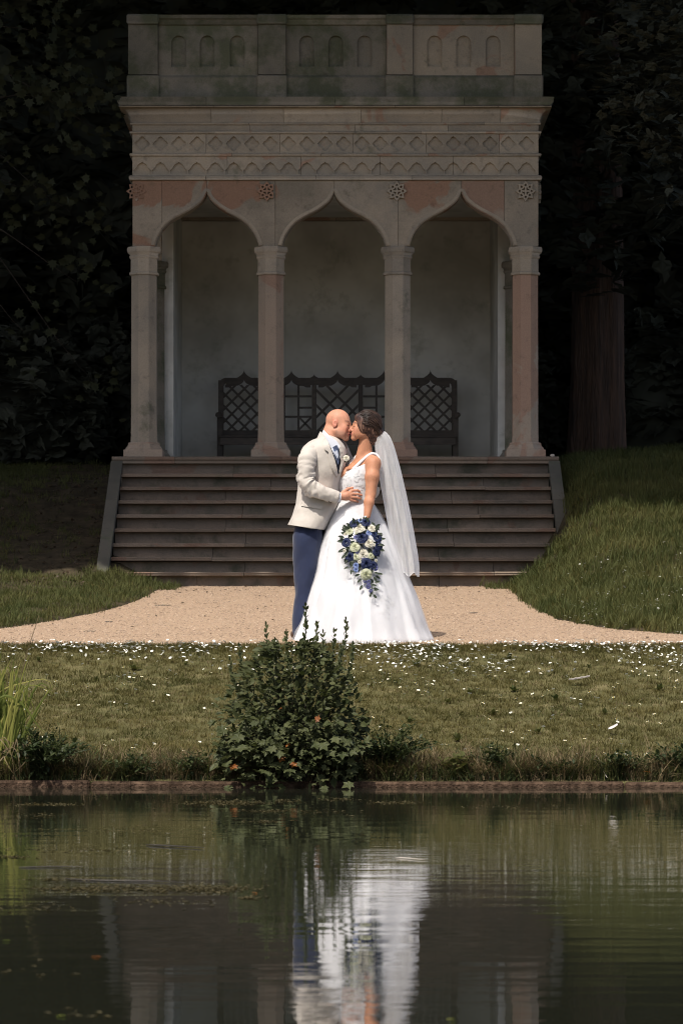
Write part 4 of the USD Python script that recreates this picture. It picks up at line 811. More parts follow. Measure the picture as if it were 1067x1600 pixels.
# the opening at the chest
vee = Polygon([(509, 680), (512.5, 690), (516.5, 702), (522.5, 718), (526, 731), (527.5, 741), (530.5, 741), (533.5, 722), (532, 706), (528, 694), (521, 684)])
jc = np.asarray(jm.vertices)[jm.faces].mean(1); jpx = np.stack([CX + jc[:, 0] / jc[:, 1] * F, HOR - (jc[:, 2] - CZ) / jc[:, 1] * F], 1); nr = trimesh.Trimesh(jm.vertices, jm.faces, process=False).face_normals
keep = ~((nr[:, 1] < 0.15) & np.array([vee.contains(shapely.Point(p)) for p in jpx]))
jo = trimesh.Trimesh(jm.vertices, np.asarray(jm.faces)[keep], process=False)
obj('jacket', jo, 'jacket_cloth', groom, smooth=True)
jv = np.asarray(jm.vertices)
inner = rows_loft([(r[0] + 4, r[1] + 5, r[2] - 4, r[3] - 0.02, r[4]) for r in jrows[4:11]], 60, 5, expo=2.15)
inm = loft(inner); obj('waistcoat', inm, 'waistcoat_cloth', groom, smooth=True)
obj('shirt', drape([(507, 680), (516, 697), (523, 712), (527, 724), (528.5, 724), (533, 710), (532, 698), (527, 690), (519, 683)], inm, 0.006, 0.004), 'shirt_cloth', groom, smooth=40)
obj('collar_point', drape([(506.2, 673.2), (511, 676.5), (518, 685.5), (525.3, 693.8), (527.6, 694.6), (523.2, 697.6), (518.2, 701.4), (514.2, 695), (510.6, 687.5)], inm, 0.045, 0.01), 'shirt_cloth', groom, smooth=40)
obj('tie', drape([(519.5, 699), (526, 695), (529, 700), (528.5, 708), (530, 716), (528.6, 727), (525.5, 719), (522, 708)], inm, 0.016, 0.010), 'tie_cloth', groom, smooth=40)
obj('tie_fold', drape([(521.5, 706), (526.5, 703), (528.6, 711), (527.6, 717), (525, 713)], inm, 0.022, 0.010), 'pale_silk', groom, smooth=40)
obj('lapel', drape([(504, 688), (508.5, 683.5), (511.5, 689), (516.5, 701), (523, 718), (527, 734), (528.2, 746), (525, 744), (517, 729), (512.5, 713), (513.5, 706.5), (507, 702)], jm, 0.016, 0.008), 'jacket_cloth', groom, smooth=40)
obj('lapel', drape([(529.5, 697), (534.5, 700), (538, 708), (537.5, 719), (534, 731), (530.5, 743), (529.6, 736), (532.5, 722), (531.5, 708)], jm, 0.014, 0.008), 'jacket_cloth', groom, smooth=40)
obj('pocket_flap', drape([(471, 785.5), (504, 791), (503.6, 796), (470.6, 790.5)], jm, 0.011, 0.007), 'jacket_cloth', groom, smooth=40)
# shirt collar: a band round the neck, low in front
def cring(cx, cy, ax, ay, hd, dm=0.01):
    th = np.arange(40) * 2 * pi / 40; return np.stack([G(cx + ax * math.cos(t), cy + ay * math.cos(t), dm + hd * math.sin(t)) for t in th])
obj('collar', loft([cring(515.5, 689.5, 12.5, 13.5, 0.084), cring(516, 686, 11.6, 12.6, 0.079), cring(516.2, 682.5, 10.8, 11.2, 0.074), cring(516.2, 683, 10.2, 10.6, 0.070), cring(515.5, 689.5, 11.5, 12, 0.075)], caps=False), 'shirt_cloth', groom, smooth=60)
obj('jacket_collar', loft([cring(510, 694.5, 15.5, 8.5, 0.108), cring(511.2, 689, 13.0, 11.5, 0.094), cring(512, 685.5, 11.9, 11.8, 0.088), cring(512.3, 686, 11.0, 11.5, 0.083), cring(511, 694.5, 12.5, 9, 0.095)], caps=False), 'jacket_cloth', groom, smooth=60)
def sleeve(path, rad, seed, amp=0.010, n=44):
    p = spline(path, n); r = np.interp(np.linspace(0, 1, n), np.linspace(0, 1, len(rad)), rad); t = tube(p, r, 26); v = np.array(t.vertices); k = np.minimum(np.arange(len(v)) // 26, n - 1)
    nn_ = v - p[k]; nn_ /= np.linalg.norm(nn_, axis=1, keepdims=True) + 1e-9
    s = k / n; bend = np.exp(-((s - 0.5) / 0.22) ** 2)
    side_ = meshkit.noise(nn_ * 1.4 + seed, seed)
    w = (meshkit.fbm(np.stack([s * 24 + side_ * 3.2 + nn_[:, 0] * 0.9, nn_[:, 1] * 1.3, nn_[:, 2] * 1.3], -1) + seed, 2, seed) - 0.5) * 2
    return trimesh.Trimesh(v + nn_ * (amp * (0.35 + 1.1 * bend) * w)[:, None], t.faces, process=False)
sl = sleeve([G(490, 706, -0.11), G(482, 714, -0.175), G(478.5, 735, -0.215), G(481, 757, -0.225), G(497, 767, -0.235), G(514, 773.5, -0.225), G(527.5, 777.5, -0.208)], [0.066, 0.075, 0.077, 0.073, 0.068, 0.060, 0.056, 0.052], 5, 0.023, 80)
obj('sleeve', sl, 'jacket_cloth', groom, smooth=True)
obj('sleeve', sleeve([G(530, 698, 0.10), G(535, 712, 0.18), G(548, 738, 0.235), G(558, 752, 0.25), G(575, 764, 0.225), G(588, 770, 0.19)], [0.066, 0.072, 0.068, 0.062, 0.055, 0.048], 6), 'jacket_cloth', groom, smooth=True)
obj('shirt_cuff', tube([G(527, 777, -0.208), G(532.0, 777.2, -0.205)], [0.043, 0.039], 20), 'shirt_cloth', groom, smooth=40)
for k in range(4):
    b = trimesh.creation.icosphere(2, 0.0065); b.apply_scale((1, 0.6, 1)); c = raycast(sl, 514.5 + 2.3 * k, 783.8 + 1.1 * k)
    if c is not None: b.apply_translation(c + [0, -0.001, 0]); obj('cuff_button', b, 'button', groom, smooth=True)
def trouser(path, rad, seed):
    p = spline(path, 40); r = np.interp(np.linspace(0, 1, 40), np.linspace(0, 1, len(rad)), rad); t = tube(p, r, 28); return wrinkle(t, 0.022, 7.0, seed, (1.6, 1.6, 0.7))
obj('trouser_leg', trouser([G(481.5, 806, -0.045), G(480, 835, -0.075), G(478.5, 900, -0.10), G(474.5, 950, -0.095), G(471.5, 993, -0.085)], [0.105, 0.117, 0.100, 0.086, 0.078, 0.080], 8), 'navy_cloth', groom, smooth=True)
obj('trouser_leg', trouser([G(489, 812, 0.09), G(490, 835, 0.10), G(489, 900, 0.115), G(485, 950, 0.12), G(482, 991, 0.13)], [0.122, 0.115, 0.096, 0.083, 0.076, 0.078], 9), 'navy_cloth', groom, smooth=True)
for c, a in ((G(472, 990, -0.085), 0.2), (G(482, 988, 0.13), 0.1)):
    d = np.array([math.cos(a), -math.sin(a), 0]); z0 = float(ground_z(c[0], c[1])) + 0.008; b0 = np.array([c[0], c[1], 0])
    hs = Manifold.batch_hull([Manifold.sphere(0.045, 24).scale((1, 1, 0.9)).translate(tuple(b0 - d * 0.05 + [0, 0, z0 + 0.045])), Manifold.sphere(0.042, 24).scale((1, 1, 0.6)).translate(tuple(b0 + d * 0.12 + [0, 0, z0 + 0.03])), Manifold.sphere(0.03, 24).scale((1, 1, 0.5)).translate(tuple(b0 + d * 0.19 + [0, 0, z0 + 0.02])), Manifold.cylinder(0.02, 0.045, 0.045, 24).translate(tuple(b0 + d * 0.0 + [0, 0, z0 + 0.07]))])
    obj('shoe', hs, 'shoe_leather', groom, smooth=50)

# ---- the bride
bride = thing('person', 'bride with dark pinned-up hair in a white tulle gown and long veil', 'person', (0, 0, 0))
HB = G(568.3, 668.5, -0.045); fb = np.array([-math.cos(0.06), -math.sin(0.06), 0.13]); RB = basis(fb, np.array([0.02, -0.05, 1.0])); BSC = 0.90
f2 = Field(G(500, 1012, 0) * [1, 0, 1] + [0, YC - 0.45, 0], G(612, 640, 0) * [1, 0, 1] + [0, YC + 0.36, 0], 0.0046)
LB = head(f2, HB, RB, BSC, False)
nbb = G(571, 708, -0.02)
f2.cone(HB + RB @ np.array([-0.030, 0, -0.05]), nbb, 0.045, 0.052, 0.02); f2.cone(HB + RB @ np.array([-0.02, 0, -0.07]), G(565, 712, -0.03), 0.036, 0.045, 0.02)
S1, E1, W1, H1 = G(583.5, 724, -0.155), G(579, 772, -0.215), G(573.5, 806, -0.275), G(571.5, 816, -0.290)
S2 = G(569, 724, 0.13)
f2.cone(G(577, 716, -0.02), S1, 0.045, 0.056, 0.03); f2.cone(G(570, 716, 0.0), S2, 0.050, 0.055, 0.03)
f2.cone(G(560, 738, 0), G(565, 735, 0), 0.095, 0.10, 0.05); f2.cone(G(572, 735, -0.06), G(571, 770, -0.03), 0.082, 0.07, 0.05); f2.cone(G(562, 735, 0.06), G(562, 770, 0.03), 0.08, 0.07, 0.05)
for dd in (-0.065, 0.065): f2.ell(G(541, 741, dd), (0.062, 0.060, 0.060), None, 0.04)
f2.cone(G(557, 780, 0), G(560, 815, 0), 0.10, 0.14, 0.06)
f2.cone(S1, G(581.5, 745, -0.195), 0.054, 0.056, 0.03); f2.cone(G(581.5, 745, -0.195), E1, 0.056, 0.041, 0.02); f2.cone(E1, G(576.5, 785, -0.245), 0.041, 0.040, 0.015); f2.cone(G(576.5, 785, -0.245), W1, 0.040, 0.027, 0.015)
f2.ell(H1, (0.030, 0.020, 0.040), None, 0.015)
for k in range(4):                                           # fingers closed round the bouquet's handle
    a = H1 + [-0.020, -0.012 - 0.0, 0.012 - 0.021 * k]; f2.cone(H1 + [0, -0.004, 0.01 - 0.02 * k], a, 0.011, 0.0095, 0.005); f2.cone(a, a + [-0.012, 0.026, -0.006], 0.009, 0.0085, 0.003); f2.cone(a + [-0.012, 0.026, -0.006], a + [0.006, 0.040, -0.008], 0.0085, 0.0075, 0.003)
f2.cone(H1 + [-0.010, -0.012, 0.024], H1 + [-0.030, -0.030, 0.006], 0.011, 0.0085, 0.005)
E2, W2 = G(556, 752, 0.20), G(535, 735, 0.215)
f2.cone(S2, E2, 0.046, 0.036, 0.03); f2.cone(E2, W2, 0.036, 0.025, 0.015); f2.cone(W2, G(523, 728, 0.215), 0.024, 0.02, 0.02)
for hp_, kn, an in ((G(560, 825, -0.09), G(558, 905, -0.09), G(560, 990, -0.08)), (G(560, 825, 0.09), G(558, 905, 0.09), G(562, 988, 0.09))):
    f2.cone(hp_, kn, 0.08, 0.05, 0.05); f2.cone(kn, an, 0.05, 0.032, 0.03); f2.cone(an, an + [-0.12, -0.02, -0.02], 0.028, 0.022, 0.02)
bm = f2.mesh(); bsk = (0.415, 0.195, 0.112)
obj('body', bm, 'skin', bride, smooth=True, tint=head_tint(np.asarray(bm.vertices), HB, RB, BSC, False, bsk))
brows = [(736, 531, 594, 0.140, -0.01), (741, 528, 594, 0.150, -0.01), (748, 526.5, 592.5, 0.152, -0.01), (757, 527.5, 589, 0.146, -0.01), (768, 530, 585, 0.138, -0.01), (779, 531, 583, 0.132, -0.01), (789, 529, 583, 0.136, -0.01)]
def bshear(a, s_, k): return np.where(k < 0.5, (1 - k / 0.5), 0) * (1.5 - 19.0 * np.clip((a - 0.10) / 0.75, 0, 1) ** 1.1 * (1.0 if True else 0)) 
bod = loft(rows_loft(brows, 84, 7, shear=bshear)); obj('bodice', bod, 'satin', bride, smooth=True)
rngl = np.random.default_rng(21)
def motif(r, rng):                                           # one embroidered lace flower or leaf, slightly raised
    n = int(rng.integers(5, 7)); ms = []
    for k in range(n):
        a = 2 * pi * k / n + rng.uniform(0, 1); c, s = math.cos(a), math.sin(a); q = np.array([[0, 0, 0.002], [0.45 * r, 0.22 * r, 0.0024], [r, 0, 0.0018], [0.45 * r, -0.22 * r, 0.0024]]) @ np.array([[c, s, 0], [-s, c, 0], [0, 0, 1]]); ms.append(trimesh.Trimesh(q, [[0, 2, 1], [0, 3, 2]], process=False))
    return cat(*ms)
def place_on(base, px, py, r, rng):
    h = raycast(base, px, py)
    if h is None: return None
    h1, h2 = raycast(base, px + 0.8, py), raycast(base, px, py + 0.8)
    if h1 is None or h2 is None: return None
    n = np.cross(h1 - h, h - h2); n /= np.linalg.norm(n) + 1e-12; n = n if n[1] < 0 else -n
    u = h1 - h; u -= n * (u @ n); u /= np.linalg.norm(u); R = np.stack([u, np.cross(n, u), n], 1); m = motif(r, rng); return trimesh.Trimesh(np.asarray(m.vertices) @ R.T + h + n * 0.0012, m.faces, process=False)
ms = [place_on(bod, x, y, rngl.uniform(0.010, 0.018), rngl) for x, y in zip(rngl.uniform(528, 572, 170), rngl.uniform(722, 787, 170))]
obj('lace', cat(*[m for m in ms if m is not None]), 'lace', bride, kind='stuff')
def ribbon(pts, w, th=0.004, side=(0, 0, 1)):
    p = spline(pts, 24); T = np.gradient(p, axis=0); T /= np.linalg.norm(T, axis=1, keepdims=True); out = []
    for q, t in zip(p, T):
        n = np.cross(t, side); n /= np.linalg.norm(n) + 1e-9; b = np.cross(n, t)
        out.append([q + b * w / 2 + n * th / 2, q + b * w / 2 - n * th / 2, q - b * w / 2 - n * th / 2, q - b * w / 2 + n * th / 2])
    return loft(out)
obj('strap', tube(spline([G(551, 733, -0.128), G(563, 722, -0.125), G(574, 712.5, -0.108), G(583, 708.5, -0.085), G(590, 712, -0.075), G(594, 722, -0.08), G(593, 735, -0.09)], 24), 0.011, 8), 'lace', bride, smooth=True)
obj('strap', tube(spline([G(542, 733, 0.08), G(552, 718, 0.085), G(563, 709, 0.075), G(573, 708, 0.06), G(583, 718, 0.06)], 20), 0.011, 8), 'lace', bride, smooth=True)
ph1 = np.random.default_rng(31).uniform(0, 2 * pi, 8)
def folds(th, k):
    a = 0.030 * ss(0.03, 0.5, k); return a * (0.6 * np.sin(9 * th + ph1[0] + 1.2 * k) + 0.5 * np.sin(15 * th + ph1[1] - 1.5 * k) + 0.35 * np.sin(23 * th + ph1[2]) + 0.5 * np.sin(5 * th + ph1[3]))
srows = [(786, 529.5, 583, 0.136, -0.01), (790, 527, 585.5, 0.150, -0.01), (797, 523, 590, 0.175, -0.01), (810, 516.5, 597, 0.215, -0.01), (840, 505, 611.5, 0.285, -0.01), (870, 496.5, 624, 0.34, -0.01), (900, 489.5, 635, 0.385, -0.01), (930, 480.5, 648, 0.43, -0.01), (960, 472, 659, 0.47, -0.01), (985, 463.5, 668, 0.50, -0.01), (1000, 457.5, 675, 0.52, -0.01), (1004.5, 457, 675.5, 0.52, -0.01), (1006, 462, 671, 0.50, -0.01)]
hemsh = lambda a, s_, k: np.where(k > 0.75, (k - 0.75) / 0.25 * -4.5 * (s_ + 0.0), 0)
skm_ = wrinkle(loft(rows_loft(srows, 168, 7, fold=folds, shear=hemsh)), 0.008, 5.0, 12, (1.4, 1.4, 0.5)); obj('skirt', skm_, 'satin', bride, smooth=True)
ms = []
for cx_, cy_, sx, sy, n in ((540, 880, 5, 22, 30), (603, 945, 6, 14, 34), (510, 835, 4, 18, 24), (560, 800, 18, 7, 40)):
    for _ in range(n):
        m = place_on(skm_, cx_ + rngl.normal(0, sx), cy_ + rngl.normal(0, sy), rngl.uniform(0.010, 0.020), rngl)
        if m is not None: ms.append(m)
obj('lace', cat(*ms), 'lace', bride, kind='stuff')
mk('gown_tulle', {'t': ('transparent_bsdf', {}), 'd': ('diffuse_bsdf', {'color': (0.66, 0.66, 0.67)}), 'tl': ('translucent_bsdf', {'color': (0.6, 0.6, 0.62)}), 'm1': ('mix_closure', {'fac': 0.4}), 'g': ('geometry', {}), 'mp': ('mapping', {'scale': (9, 9, 1.5)}), 'n': ('noise_texture', {'scale': 1.0, 'detail': 5}), 'mr': ('map_range', {'from_min': 0.35, 'from_max': 0.65, 'to_min': 0.15, 'to_max': 0.55, 'clamp': True}), 'm2': ('mix_closure', {})},
   [('d.BSDF', 'm1.closure1'), ('tl.BSDF', 'm1.closure2'), ('g.position', 'mp.vector'), ('mp.vector', 'n.vector'), ('n.fac', 'mr.value'), ('mr.result', 'm2.fac'), ('t.BSDF', 'm2.closure1'), ('m1.closure', 'm2.closure2')], surface='m2.closure')
def folds2(th, k): return 0.030 * ss(0.1, 0.6, k) * (0.7 * np.sin(7 * th + 2.0 + 2.0 * k) + 0.5 * np.sin(13 * th + 0.7 - 2.5 * k) + 0.4 * np.sin(29 * th + 4 * k))
obj('tulle_layer', wrinkle(loft(rows_loft([(r[0] - 0.5, r[1] - 0.4 - 2.6 * min(1, k / 7), r[2] + 0.4 + 2.6 * min(1, k / 7), r[3] + 0.004 + 0.016 * min(1, k / 7), r[4]) for k, r in enumerate(srows[:-1])], 168, 7, fold=folds2, shear=hemsh), caps=False), 0.012, 6.0, 33, (1.4, 1.4, 0.6)), 'gown_tulle', bride, smooth=True)
# hair: swept back over the ear to a low bun, with loose strands
f3 = Field(HB + [-0.16, -0.2, -0.22], HB + [0.24, 0.2, 0.17], 0.0042)
hl = lambda f, r, u: HB + RB @ (np.array([f, r, u]) * BSC)
f3.ell(hl(-0.030, 0, 0.050), (0.104, 0.086, 0.094), RB, 0.02); f3.ell(hl(-0.062, 0, 0.0), (0.072, 0.078, 0.085), RB, 0.03); f3.ell(hl(0.030, 0, 0.085), (0.055, 0.055, 0.032), RB, 0.03)
f3.ell(hl(0.006, -0.066, 0.030), (0.050, 0.016, 0.052), RB, 0.02); f3.ell(hl(0.006, 0.066, 0.030), (0.050, 0.016, 0.052), RB, 0.02)
f3.ell(hl(0.0, 0.070, -0.012), (0.036, 0.012, 0.034), RB, 0.015); f3.ell(hl(0.0, -0.070, -0.012), (0.036, 0.012, 0.034), RB, 0.015)
f3.ell(hl(-0.122, 0.005, -0.030), (0.058, 0.066, 0.062), RB, 0.02); f3.ell(hl(-0.085, 0.01, -0.075), (0.050, 0.058, 0.064), RB, 0.02); f3.ell(hl(-0.040, 0.058, -0.050), (0.045, 0.026, 0.055), RB, 0.02); f3.ell(hl(-0.115, 0.01, -0.085), (0.04, 0.05, 0.045), RB, 0.02)
hm = f3.mesh(); hm = wrinkle(hm, 0.006, 26.0, 4, (1, 1, 0.45)); hair = obj('hair', hm, 'hair_brown', bride, smooth=True)
def strand(pts, r): obj('loose_strand', tube(spline(pts, 16), np.linspace(r, r * 0.35, 16), 5), 'hair_brown', bride, smooth=True)
strand([hl(0.035, 0.070, 0.02), hl(0.030, 0.083, -0.03), hl(0.040, 0.080, -0.07), hl(0.022, 0.074, -0.115), hl(0.03, 0.07, -0.15)], 0.007); strand([hl(0.025, 0.075, 0.0), hl(0.010, 0.085, -0.06), hl(0.020, 0.078, -0.12), hl(0.006, 0.072, -0.17)], 0.0055)
for k in range(14):
    a = -0.02 + 0.012 * k; strand([hl(0.055 - 0.006 * k, 0.03 + 0.003 * k, 0.118 - 0.001 * k), hl(0.02 - 0.008 * k, 0.072, 0.085 - 0.006 * k), hl(-0.04 - 0.003 * k, 0.088, 0.035 - 0.005 * k), hl(-0.10, 0.065, -0.02 - 0.003 * k)], 0.0065)
leafmat('hair_strand', (0.028, 0.015, 0.011), (0.18, 0.10, 0.07), trans=0.0, rough=0.42, scale=14, rnd=0.7, spec=0.4)
rh = np.random.default_rng(77); sts = []
for k in range(420):
    ph = rh.uniform(-1.75, 1.75); c, s_ = math.cos(ph), math.sin(ph); j = rh.normal(0, 0.005, (4, 3))
    P4 = [np.array([0.062 - 0.055 * abs(s_) ** 2, 0.082 * s_, 0.052 + 0.066 * c]), np.array([0.0 - 0.02 * abs(s_), 0.090 * s_, 0.052 + 0.086 * c]), np.array([-0.075, 0.080 * s_, 0.030 + 0.075 * c]), np.array([-0.135 + rh.normal(0, 0.012), 0.045 * s_ + rh.normal(0, 0.02), -0.035 + 0.045 * c + rh.normal(0, 0.015)])]
    Q4 = []
    for q, jj_ in zip(P4, j):
        d_ = q - [-0.030, 0, 0.050]; l_ = np.linalg.norm(d_ / np.array([0.104, 0.086, 0.094]) * BSC); q = np.array([-0.030, 0, 0.050]) + d_ * max(1.0, 1.02 / l_); Q4.append(hl(*(q + jj_)))
    sts.append(tube(spline(Q4, 12), np.linspace(0.0030, 0.0016, 12), 4))
obj('hair_strands', cat(*sts), 'hair_strand', bride, smooth=True, kind='stuff')
b = trimesh.creation.icosphere(1, 0.006); b.apply_translation(hl(0.004, 0.088, -0.052)); obj('earring', b, 'lace', bride, smooth=True)
for k in range(5):
    b = trimesh.creation.icosphere(1, 0.006); b.apply_translation(hl(-0.085 - 0.012 * k, 0.086 - 0.006 * k, 0.035 - 0.022 * k)); obj('hair_pin', b, 'lace', bride, smooth=True)
# veil
vrows = [(673, 590, 599, 0.025, -0.02), (675.5, 585.5, 603.5, 0.050, -0.02), (682, 584, 608.5, 0.075, -0.02), (695, 585, 614, 0.095, -0.02), (720, 588.5, 621, 0.12, -0.01), (760, 595, 630.5, 0.145, 0.0), (800, 602, 639, 0.165, 0.01), (840, 609, 646.5, 0.18, 0.02), (870, 614.5, 651.5, 0.19, 0.02), (888, 618, 653.5, 0.195, 0.02), (898, 620.5, 653.5, 0.195, 0.02)]
def vfold(th, k): a = 0.055 * ss(0.05, 0.5, k); return a * (np.sin(7 * th + 1.0 + 0.8 * k) + 0.7 * np.sin(12 * th + 2.1 - k) + 0.4 * np.sin(19 * th))
vl = rows_loft(vrows, 120, 7, fold=vfold, shear=lambda a, s_, k: (k > 0.85) * (k - 0.85) / 0.15 * 3 * np.sin(a * 14)); obj('veil', loft(vl, caps=False), 'veil_tulle', bride, smooth=True)
ed = np.vstack([vl[-1], vl[-1][:1]]); obj('veil_edge', tube(ed, 0.0022, 4, caps=False), 'lace', bride)
for k in (2, 116, 8): obj('veil_edge', tube(np.array([r[k] for r in vl[12:]]), 0.0016, 4), 'lace', bride)
obj('veil_comb', tube([G(588, 676, -0.06), G(593, 673.5, -0.02), G(597, 676, 0.03)], 0.006, 6), 'lace', bride)

# ---- flowers
def petals(rng, R, n_layers, open_=0.9):
    vs, fs, k0 = [], [], 0
    for L in range(n_layers):
        q = (L + 0.6) / n_layers; n = [3, 4, 5, 6, 7][min(L, 4)]; hgt = R * (0.62 - 0.34 * q ** 2)
        for k in range(n):
            a = 2 * pi * (k + 0.5 * L + rng.uniform(-0.15, 0.15)) / n; w = 1.25 * pi / n; g = []
            for i, t in enumerate(np.linspace(0, 1, 5)):
                for j, s in enumerate(np.linspace(-1, 1, 5)):
                    rr = R * q * (0.25 + 0.75 * t ** 0.8) * (1 + 0.10 * (t > 0.9)) * open_; ww = w * (0.5 + 0.5 * math.sin(pi * min(t, 0.75) / 1.5)); aa = a + s * ww
                    z = hgt * t ** 0.7 * (1 - 0.30 * s * s * t) - (R * 0.18 * q * (t > 0.9)) + rng.normal(0, R * 0.012)
                    g.append((rr * math.cos(aa), rr * math.sin(aa), z))
            vs += g
            for i in range(4):
                for j in range(4):
                    p = k0 + i * 5 + j; fs += [(p, p + 1, p + 6), (p, p + 6, p + 5)]
            k0 += 25
    return np.array(vs), np.array(fs)
def flowermat(name, c0, c1, tr=0.25): leafmat(name, c0, c1, trans=tr, rough=0.6, scale=60, rnd=0.18, spec=0.2)
flowermat('rose_cream', (0.62, 0.58, 0.44), (0.80, 0.77, 0.68)); flowermat('rose_green_white', (0.50, 0.53, 0.33), (0.72, 0.72, 0.56)); flowermat('rose_navy', (0.010, 0.014, 0.042), (0.030, 0.043, 0.115), 0.1); flowermat('petal_blue', (0.16, 0.22, 0.46), (0.32, 0.40, 0.66)); flowermat('petal_lilac', (0.12, 0.13, 0.30), (0.24, 0.24, 0.45))
leafmat('bouquet_leaf', (0.035, 0.05, 0.03), (0.075, 0.095, 0.06), trans=0.15, scale=40)
def facing(n, roll=0.0):
    n = np.array(n, float); n /= np.linalg.norm(n); u, w = frame(n); c, s = math.cos(roll), math.sin(roll); return np.stack([c * u + s * w, -s * u + c * w, n], 1)
bq = thing('bridal_bouquet', 'trailing teardrop bouquet of cream and navy roses held against the gown', 'bouquet', (0, 0, 0))
rngf = np.random.default_rng(51)
def bsurf(px, py):                                           # the bouquet's domed front
    u = (px - 563) / 40; v = (py - 852) / 50; px, py = 563.5 + (px - 563) * 0.94, 812 + (py - 810) * 0.97; return G(px, py, -0.355 - 0.085 * math.sqrt(max(0, 1 - min(1, u * u + v * v * 0.8))) - 0.0026 * max(0, py - 868))
def flower(name, px, py, R, mat, layers, lbl=None):
    n = np.array([(px - 563) / 55, -1.0, -(py - 860) / 110 + 0.25]); v, f = petals(rngf, R, layers); M = facing(n, rngf.uniform(0, 6)); v = v @ M.T + bsurf(px, py) - M[:, 2] * R * 0.35; obj(name, trimesh.Trimesh(v, f, process=False), mat, bq, smooth=True, label=lbl)
s1 = 1.0 / 193.5
for px, py, r, m in ((560.5, 821.5, 9.5, 'rose_cream'), (582, 823, 7, 'rose_cream'), (544, 828, 6.5, 'rose_green_white'), (577, 847, 8, 'rose_cream'), (553, 853.5, 8.5, 'rose_green_white'), (567, 866, 10, 'rose_cream'), (554.5, 869.5, 6.5, 'rose_green_white'), (581, 868, 5.5, 'rose_green_white'), (572.5, 898.5, 9.5, 'rose_green_white'), (535.5, 860, 3.5, 'rose_cream'), (537, 833, 3.0, 'rose_cream'), (561, 878, 3.2, 'rose_cream'), (556, 830, 3.0, 'rose_green_white'), (589, 876, 3.0, 'rose_cream'), (586, 850.5, 3.0, 'rose_cream')):
    flower('rose' if r > 4 else 'bud', px, py, r * s1 * 1.06, m, 5 if r > 4 else 3)
for px, py, r in ((565, 838, 10), (552, 815, 8), (571, 813, 8), (592, 838, 8.5), (593, 852, 8), (590, 862, 7), (538, 846, 8), (544.5, 869, 8.5), (573, 881, 9.5), (585, 884, 7), (586, 833, 6)): flower('navy_rose', px, py, r * s1 * 1.06, 'rose_navy', 5)
for px, py, r, m in ((577, 831, 5, 'petal_blue'), (555, 838, 4.5, 'petal_lilac'), (557, 861, 4, 'petal_lilac'), (555, 884, 5, 'petal_blue'), (555, 891, 4.5, 'petal_blue'), (588, 888, 5, 'petal_lilac'), (577, 911, 4.5, 'petal_lilac'), (576, 918, 4.5, 'petal_lilac'), (580, 925, 3.5, 'petal_lilac'), (570, 909, 3.6, 'petal_lilac'), (594, 846, 4, 'petal_lilac'), (562, 811, 4, 'petal_blue'), (568, 872, 3, 'petal_lilac')): flower('blue_blossom', px, py, r * s1 * 1.15, m, 2)
BL = (np.array([[0, 0, 0], [0.22, 0.35, 0.05], [0.16, 0.75, 0.02], [0, 1, -0.06], [-0.16, 0.75, 0.02], [-0.22, 0.35, 0.05], [0, 0.5, -0.03]]), np.array([[0, 1, 6], [1, 2, 6], [2, 3, 6], [3, 4, 6], [4, 5, 6], [5, 0, 6]]))
def bleaf(px, py, dx, dy, L, name='leaf', thing_=None, base=None):
    d = np.array([dx, rngf.normal(0, 0.25), -dy]); d /= np.linalg.norm(d); n = np.cross(d, np.cross([0, -1, 0.3], d)); n /= np.linalg.norm(n); M = np.stack([np.cross(d, n), d, n], 1); c = bsurf(px, py) + [0, 0.015, 0] if base is None else base
    obj(name, trimesh.Trimesh(BL[0] * L @ M.T + c, BL[1], process=False), 'bouquet_leaf', thing_ or bq)
for k in range(70):
    a = rngf.uniform(0, 2 * pi); r = rngf.uniform(0.75, 1.0); px, py = 563 + 31 * r * math.cos(a), 846 + 34 * r * math.sin(a); bleaf(px, py, math.cos(a), math.sin(a), rngf.uniform(0.04, 0.065))
for k in range(130):
    px, py = rngf.uniform(537, 590), rngf.uniform(816, 892); bleaf(px, py, rngf.normal(), rngf.normal(), rngf.uniform(0.03, 0.05))
for px, py, dx, dy in ((585, 895, 1, 0.3), (587, 900, 1, 0.6), (584, 902, 0.8, 1), (590, 897, 1, 0.1), (580, 915, 1, 0.2), (583, 920, 1, 0.3), (582, 926, -0.4, 1), (583, 930, 0.6, 0.6), (580, 905, 0.5, 1), (565, 905, -0.7, 0.6), (562, 898, -0.9, 0.3), (586, 912, 1, -0.3), (584, 924, 0.9, -0.2), (566, 915, -0.4, 0.8)): bleaf(px, py, dx, dy, 0.05)
obj('stem', tube([bsurf(566, 850) + [0, 0.05, 0], bsurf(573, 880) + [0, 0.02, 0], bsurf(581, 915) + [0, 0.012, 0], bsurf(583, 930) + [0, 0.01, 0]], 0.004, 5), 'bouquet_leaf', bq)
obj('handle', tube([H1 + [0, 0.0, 0.05], H1 + [0, -0.005, -0.05], bsurf(566, 845) + [0, 0.06, 0]], [0.014, 0.014, 0.03], 10), 'satin', bq, smooth=True)
bt = thing('buttonhole_flower', 'small white rose buttonhole pinned on the far lapel of the cream jacket', 'flower', (0, 0, 0))
v, f = petals(rngf, 0.030, 4); M = facing((0.2, -1, 0.3)); hb_ = G(541, 716, -0.165); obj('rose', trimesh.Trimesh(v @ M.T + hb_, f, process=False), 'rose_cream', bt, smooth=True)
for d in ((-0.4, 1), (0.5, 0.9), (0.1, -1), (-0.8, -0.2)): bleaf(0, 0, d[0], d[1], 0.04, 'leaf', bt, hb_ + [0, 0.008, 0])
